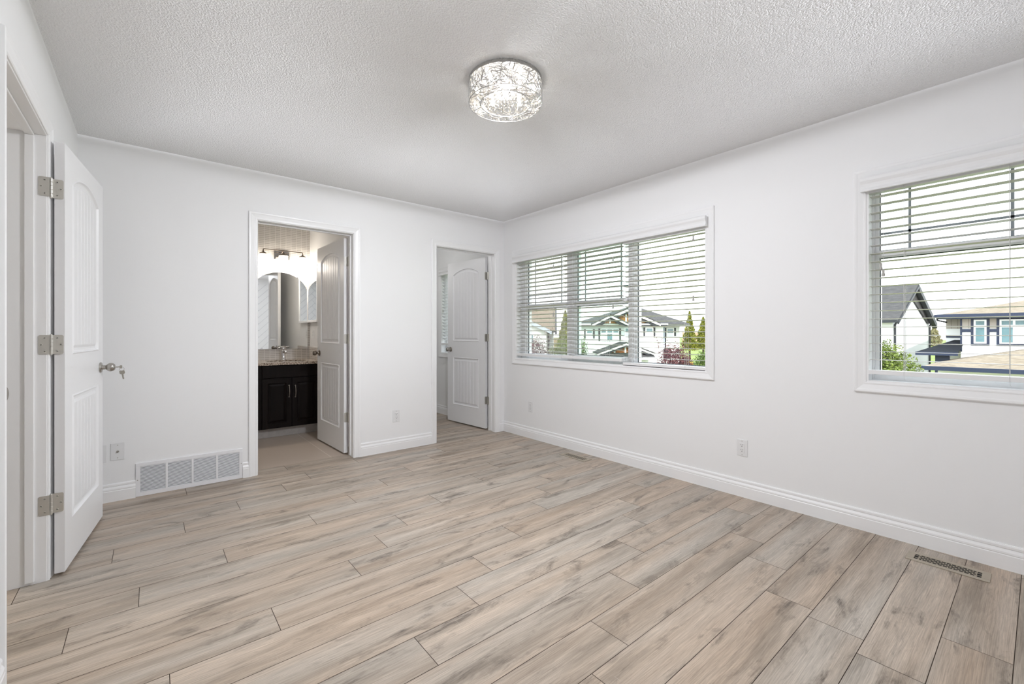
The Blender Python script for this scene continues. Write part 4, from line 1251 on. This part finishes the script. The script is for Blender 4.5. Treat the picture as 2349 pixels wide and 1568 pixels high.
for u in (-3.40, -3.0): hn.box('porch_post', M['navy'], u-.07, u+.07, -1.5, -1.3, -3.2, -.3)
m = MB(); m.tube([(-3.50,-.45,1.92),(-3.50,-.40,1.80),(-3.30,.9,1.72)], .045, 6); hn.part(m, 'downspout', M['dark_trim'])

# steep grey gable beside it
ga = Vector((32.02, 5.34, 0)); gb = Vector((39.04, 4.73, 0)); gu = (gb-ga).normalized(); gl = (gb-ga).length
hg = House((32.02, 5.34), math.atan2(gu.y, gu.x), 'white house with steep grey gable roof behind the leafy tree')
hg.box('wall', M['siding'], 0, gl, 0, 10, -3.2, 1.95)
g_ = MB(); g_.prism([(0,1.95),(gl,1.95),(gl/2,4.0)], 0, 10, lambda u, z, w: (u, w, z)); hg.part(g_, 'gable', M['siding'])
kk = (4.0-1.95)/(gl/2); o = .35
hg.roof([[(-o,-.3,1.95-kk*o+.1),(gl/2,-.3,4.1),(gl/2,10.3,4.1),(-o,10.3,1.95-kk*o+.1)]], .10, 'roof', M['roof_grey'])
hg.roof([[(gl+o,-.3,1.95-kk*o+.1),(gl/2,-.3,4.1),(gl/2,10.3,4.1),(gl+o,10.3,1.95-kk*o+.1)]], .10, 'roof', M['roof_grey'])
b = MB(); b.prism([(-o,1.95-kk*o+.02),(gl/2,4.02),(gl/2,3.86),(-o,1.95-kk*o-.12)], -.34, -.28, lambda u, z, w: (u, w, z)); hg.part(b, 'rake_board', M['dark_trim'])
b = MB(); b.prism([(gl+o,1.95-kk*o+.02),(gl/2,4.02),(gl/2,3.70),(gl+o,1.95-kk*o-.30)], -.34, -.10, lambda u, z, w: (u, w, z)); hg.part(b, 'rake_board', M['dark_trim'])
b = MB(); b.prism([(gl+o-.2,1.95-kk*o),(gl/2,3.74),(gl/2,3.1),(gl-.5,1.95-kk*o)], -.08, -.01, lambda u, z, w: (u, w, z)); hg.part(b, 'soffit', M['roof_grey'])
hg.box('gutter', M['dark_trim'], -.5, -.36, -.3, 10.3, 1.72, 1.86)
for u in (.12, gl-.05):
    m = MB(); m.tube([(u, -.12, 1.75), (u, -.06, 1.6), (u, -.06, -3.1)], .05, 6); hg.part(m, 'downspout', M['dark_trim'])

# brown roofed house at the far left of the three pane window
ht = House((22.10, 21.95), -YAW-.0986, 'white house with brown roof behind the purple shrub')
ht.box('wall', M['siding'], -9, -.15, 0, 8, -3.2, 1.30)
ht.roof([[(-9.3,-.4,1.30),(0,-.4,1.30),(0,4.2,3.25),(-9.3,4.2,3.25)],[(-9.3,8.8,1.30),(0,8.8,1.30),(0,4.2,3.25),(-9.3,4.2,3.25)]], .08, 'roof', M['roof_brown'])
b = MB(); b.prism([(-.4,1.32),(4.2,3.28),(4.2,3.05),(-.4,1.05)], -.02, .10, lambda y, z, w: (w, y, z)); ht.part(b, 'rake_board', M['dark_trim'])
ht.box('gutter', M['dark_trim'], -.9, .05, -.55, -.42, 1.18, 1.32)
g_ = MB(); g_.prism([(-8.2,-3.2),(-.6,-3.2),(-.6,1.35),(-4.4,3.15),(-8.2,1.35)], -1.6, 0, lambda u, z, w: (u, w, z)); ht.part(g_, 'gable_wing', M['siding'])
ht.roof([[(-.25,-1.9,1.36),(-4.4,-1.9,3.32),(-4.4,2,3.32),(-.25,2,1.36)],[(-8.55,-1.9,1.36),(-4.4,-1.9,3.32),(-4.4,2,3.32),(-8.55,2,1.36)]], .08, 'gable_roof', M['roof_brown'])
b = MB(); b.prism([(-.25,1.30),(-4.4,3.26),(-4.4,3.02),(-.25,1.06)], -1.96, -1.88, lambda u, z, w: (u, w, z)); ht.part(b, 'rake_board', M['siding_blue'])
ht.window(-1.95, -1.45, .45, 1.08, -1.6, [(.1,.9,.1,.9,'g')])
ht.box('downspout', M['dark_trim'], -.50, -.42, -.30, -.22, -3.2, 1.2)

def fence(name, lat0, lat1, D, ztop, label):
    fw = Vector((math.sin(YAW), math.cos(YAW), 0)); rt = Vector((math.cos(YAW), -math.sin(YAW), 0))
    p0 = fw*D + rt*lat0; zb = gz(p0.x, p0.y)-.1
    r = empty(name, (p0.x, p0.y, zb), -YAW); tag(r, label, 'fence', 'board fences beyond the lawn')
    m = MB(); n = max(2, int((lat1-lat0)/.16)); h = ztop-zb
    for i in range(n): m.box(.16*i, .16*i+.15, -.012, .012, 0, h-.03)
    m.build('boards', M['fence'], r)
    m = MB(); m.box(0, lat1-lat0, .012, .05, .3, .4); m.box(0, lat1-lat0, .012, .05, h-.4, h-.3); m.box(-.02, lat1-lat0+.02, -.05, .05, h-.03, h+.01); m.build('rails', M['fence'], r)
    k = 0
    while k*2.4 <= lat1-lat0:
        MB().box(k*2.4-.05, k*2.4+.05, .012, .11, 0, h+.05).build('post', M['fence'], r); k += 1
M['fence'] = simple('fence_boards', (166,142,114), .8, var=.08, vscale=3, bmp=.02)
fence('board_fence', 31.2, 36.2, 80, 1.26, 'tan board fence beyond the lawn, right of the conifers')
fence('board_fence', 5.2, 9.2, 60, .42, 'tan board fence behind the shrubs at the left pane')

def m_leaf(name, stops, sc=2.5):
    m, nt, out = new_mat(name); b = bsdf(nt, out, rough=.6, spec=.25)
    f = noise(nt, objco(nt), sc, 5, .7)
    nt.links.new(ramp(nt, f, [(p, s2l(c)) for p, c in stops]), b.inputs['Base Color'])
    return m
M['leaf_lime'] = m_leaf('lime_leaves', [(.3,(40,54,18)),(.5,(92,106,40)),(.7,(138,146,70))])
M['leaf_green'] = m_leaf('green_leaves', [(.3,(38,54,22)),(.5,(78,98,42)),(.7,(118,134,66))])
M['leaf_conifer'] = m_leaf('conifer_needles', [(.3,(66,78,26)),(.5,(122,124,40)),(.7,(158,152,64))])
M['leaf_spruce'] = m_leaf('spruce_needles', [(.3,(96,92,66)),(.6,(150,142,104))])
M['leaf_plum'] = m_leaf('plum_leaves', [(.3,(46,24,29)),(.5,(86,48,53)),(.72,(134,90,90))], 4)
M['leaf_gold'] = m_leaf('golden_leaves', [(.3,(206,150,40)),(.7,(238,196,70))])
M['bark'] = simple('bark', (92,78,66), .9, var=.2, bmp=.2)
def leafy(name, x, y, ztop, zbot, rad, mat, label, n, size, shape='round', cat='tree', seed=1, ground=None, twigs=0, group='trees and shrubs outside the windows'):
    R = np.random.default_rng(seed)
    z0 = gz(x, y) if ground is None else ground
    r = empty(name, (x, y, z0)); tag(r, label, cat, group)
    H = ztop - zbot; pts = []
    if shape == 'cone':
        t = R.random(n)**.8; a = R.random(n)*2*PI
        lay = .72 + .28*np.abs(np.sin(t*17))
        rr = rad*(t**.85)*np.sqrt(R.uniform(.25, 1, n))*lay
        P = np.stack([rr*np.cos(a), rr*np.sin(a), ztop - z0 - t*H], 1)
    else:
        k = 24; c = R.normal(0, 1, (k, 3)); c /= np.linalg.norm(c, axis=1)[:, None]
        c *= np.array([rad*.62, rad*.62, H*.5*.62]); br = R.uniform(.36, .54, k)
        idx = R.integers(0, k, n); d = R.normal(0, 1, (n, 3)); d /= np.linalg.norm(d, axis=1)[:, None]
        P = c[idx] + d*(br[idx]*R.uniform(.45, 1, n))[:, None]*np.array([rad, rad, H*.5])
        P[:, 2] += (ztop+zbot)/2 - z0
    if twigs:
        tw = []
        for i in range(twigs):
            a = R.random()*2*PI; b0 = np.array([.5*rad*math.cos(a), .5*rad*math.sin(a), (ztop+zbot)/2 - z0 + H*.25]); L = H*R.uniform(.25, .5)
            dd = np.array([.3*math.cos(a), .3*math.sin(a), 1.0]); q = R.random(14)
            tw.append(b0 + q[:, None]*dd*L + R.normal(0, .035, (14, 3)))
        P = np.concatenate([P] + tw); n = len(P)
    u = R.normal(0, 1, (n, 3)); u /= np.linalg.norm(u, axis=1)[:, None]
    w = np.cross(u, R.normal(0, 1, (n, 3))); w /= np.linalg.norm(w, axis=1)[:, None]
    s = size*R.uniform(.6, 1.3, n)[:, None]
    V = np.stack([P - u*s, P - w*s*.5, P + u*s, P + w*s*.5], 1).reshape(-1, 3)
    F = np.arange(4*n).reshape(-1, 4)
    m = MB(); m.v = [tuple(p) for p in V.tolist()]; m.f = [tuple(f) for f in F.tolist()]; m.m = [0]*n
    m.build('foliage', mat, r, recalc=False)
    t = MB(); hgt = (zbot+ztop)/2 - z0
    t.tube([(0,0,-.05),(rad*.03,0,hgt*.5),(0,rad*.03,hgt)], [rad*.14, rad*.10, rad*.05], 8)
    for i in range(4):
        a = i*1.6; t.tube([(0,0,hgt*.75),(rad*.4*math.cos(a), rad*.4*math.sin(a), hgt+H*.1)], [rad*.05, rad*.02], 6)
    t.build('trunk', M['bark'], r)
leafy('conifer', 21.9, 20.8, 2.68, -.6, .85, M['leaf_conifer'], 'yellow green conifer beside the brown roof', 5000, .07, 'cone', seed=2)
leafy('shrub', 14.60, 13.88, .98, -1.5, .85, M['leaf_lime'], 'lime green shrub low in the left pane', 9000, .038, cat='shrub', seed=3)
leafy('shrub', 10.85, 11.78, 1.02, -1.5, .66, M['leaf_plum'], 'purple leaved shrub low in the left pane', 9000, .030, cat='shrub', seed=4, twigs=9)
leafy('shrub', 16.6, 14.9, .92, -1.3, .85, M['leaf_green'], 'green shrub in front of the grey roofed house', 9000, .038, cat='shrub', seed=5)
leafy('shrub', 14.75, 8.58, .80, -1.8, .78, M['leaf_plum'], 'purple leaved shrub low in the undivided third pane', 12000, .031, cat='shrub', seed=6, twigs=12)
leafy('conifer', 37.97, 20.53, 3.15, -.4, .85, M['leaf_conifer'], 'taller of the two conifers right of the grey roof', 4500, .08, 'cone', seed=7)
leafy('conifer', 41.2, 20.9, 2.75, -.4, .95, M['leaf_conifer'], 'shorter of the two conifers right of the grey roof', 4500, .08, 'cone', seed=8)
leafy('shrub', 17.45, 8.85, .42, -1.7, .66, M['leaf_green'], 'green shrub at the lower corner of the third pane', 9000, .038, cat='shrub', seed=9)
leafy('shrub', 19.6, 10.5, -.18, -.9, .42, M['leaf_gold'], 'small golden shrub on the lawn', 700, .06, cat='shrub', seed=10)
leafy('tree', 18.42, 3.62, 1.02, -2.0, 1.22, M['leaf_lime'], 'leafy lime green tree in front of the steep grey gable', 30000, .040, seed=11)
leafy('conifer', 82.76, 9.48, 2.25, -1.0, 1.3, M['leaf_spruce'], 'distant brownish spruce between two houses', 4000, .09, 'cone', seed=12)
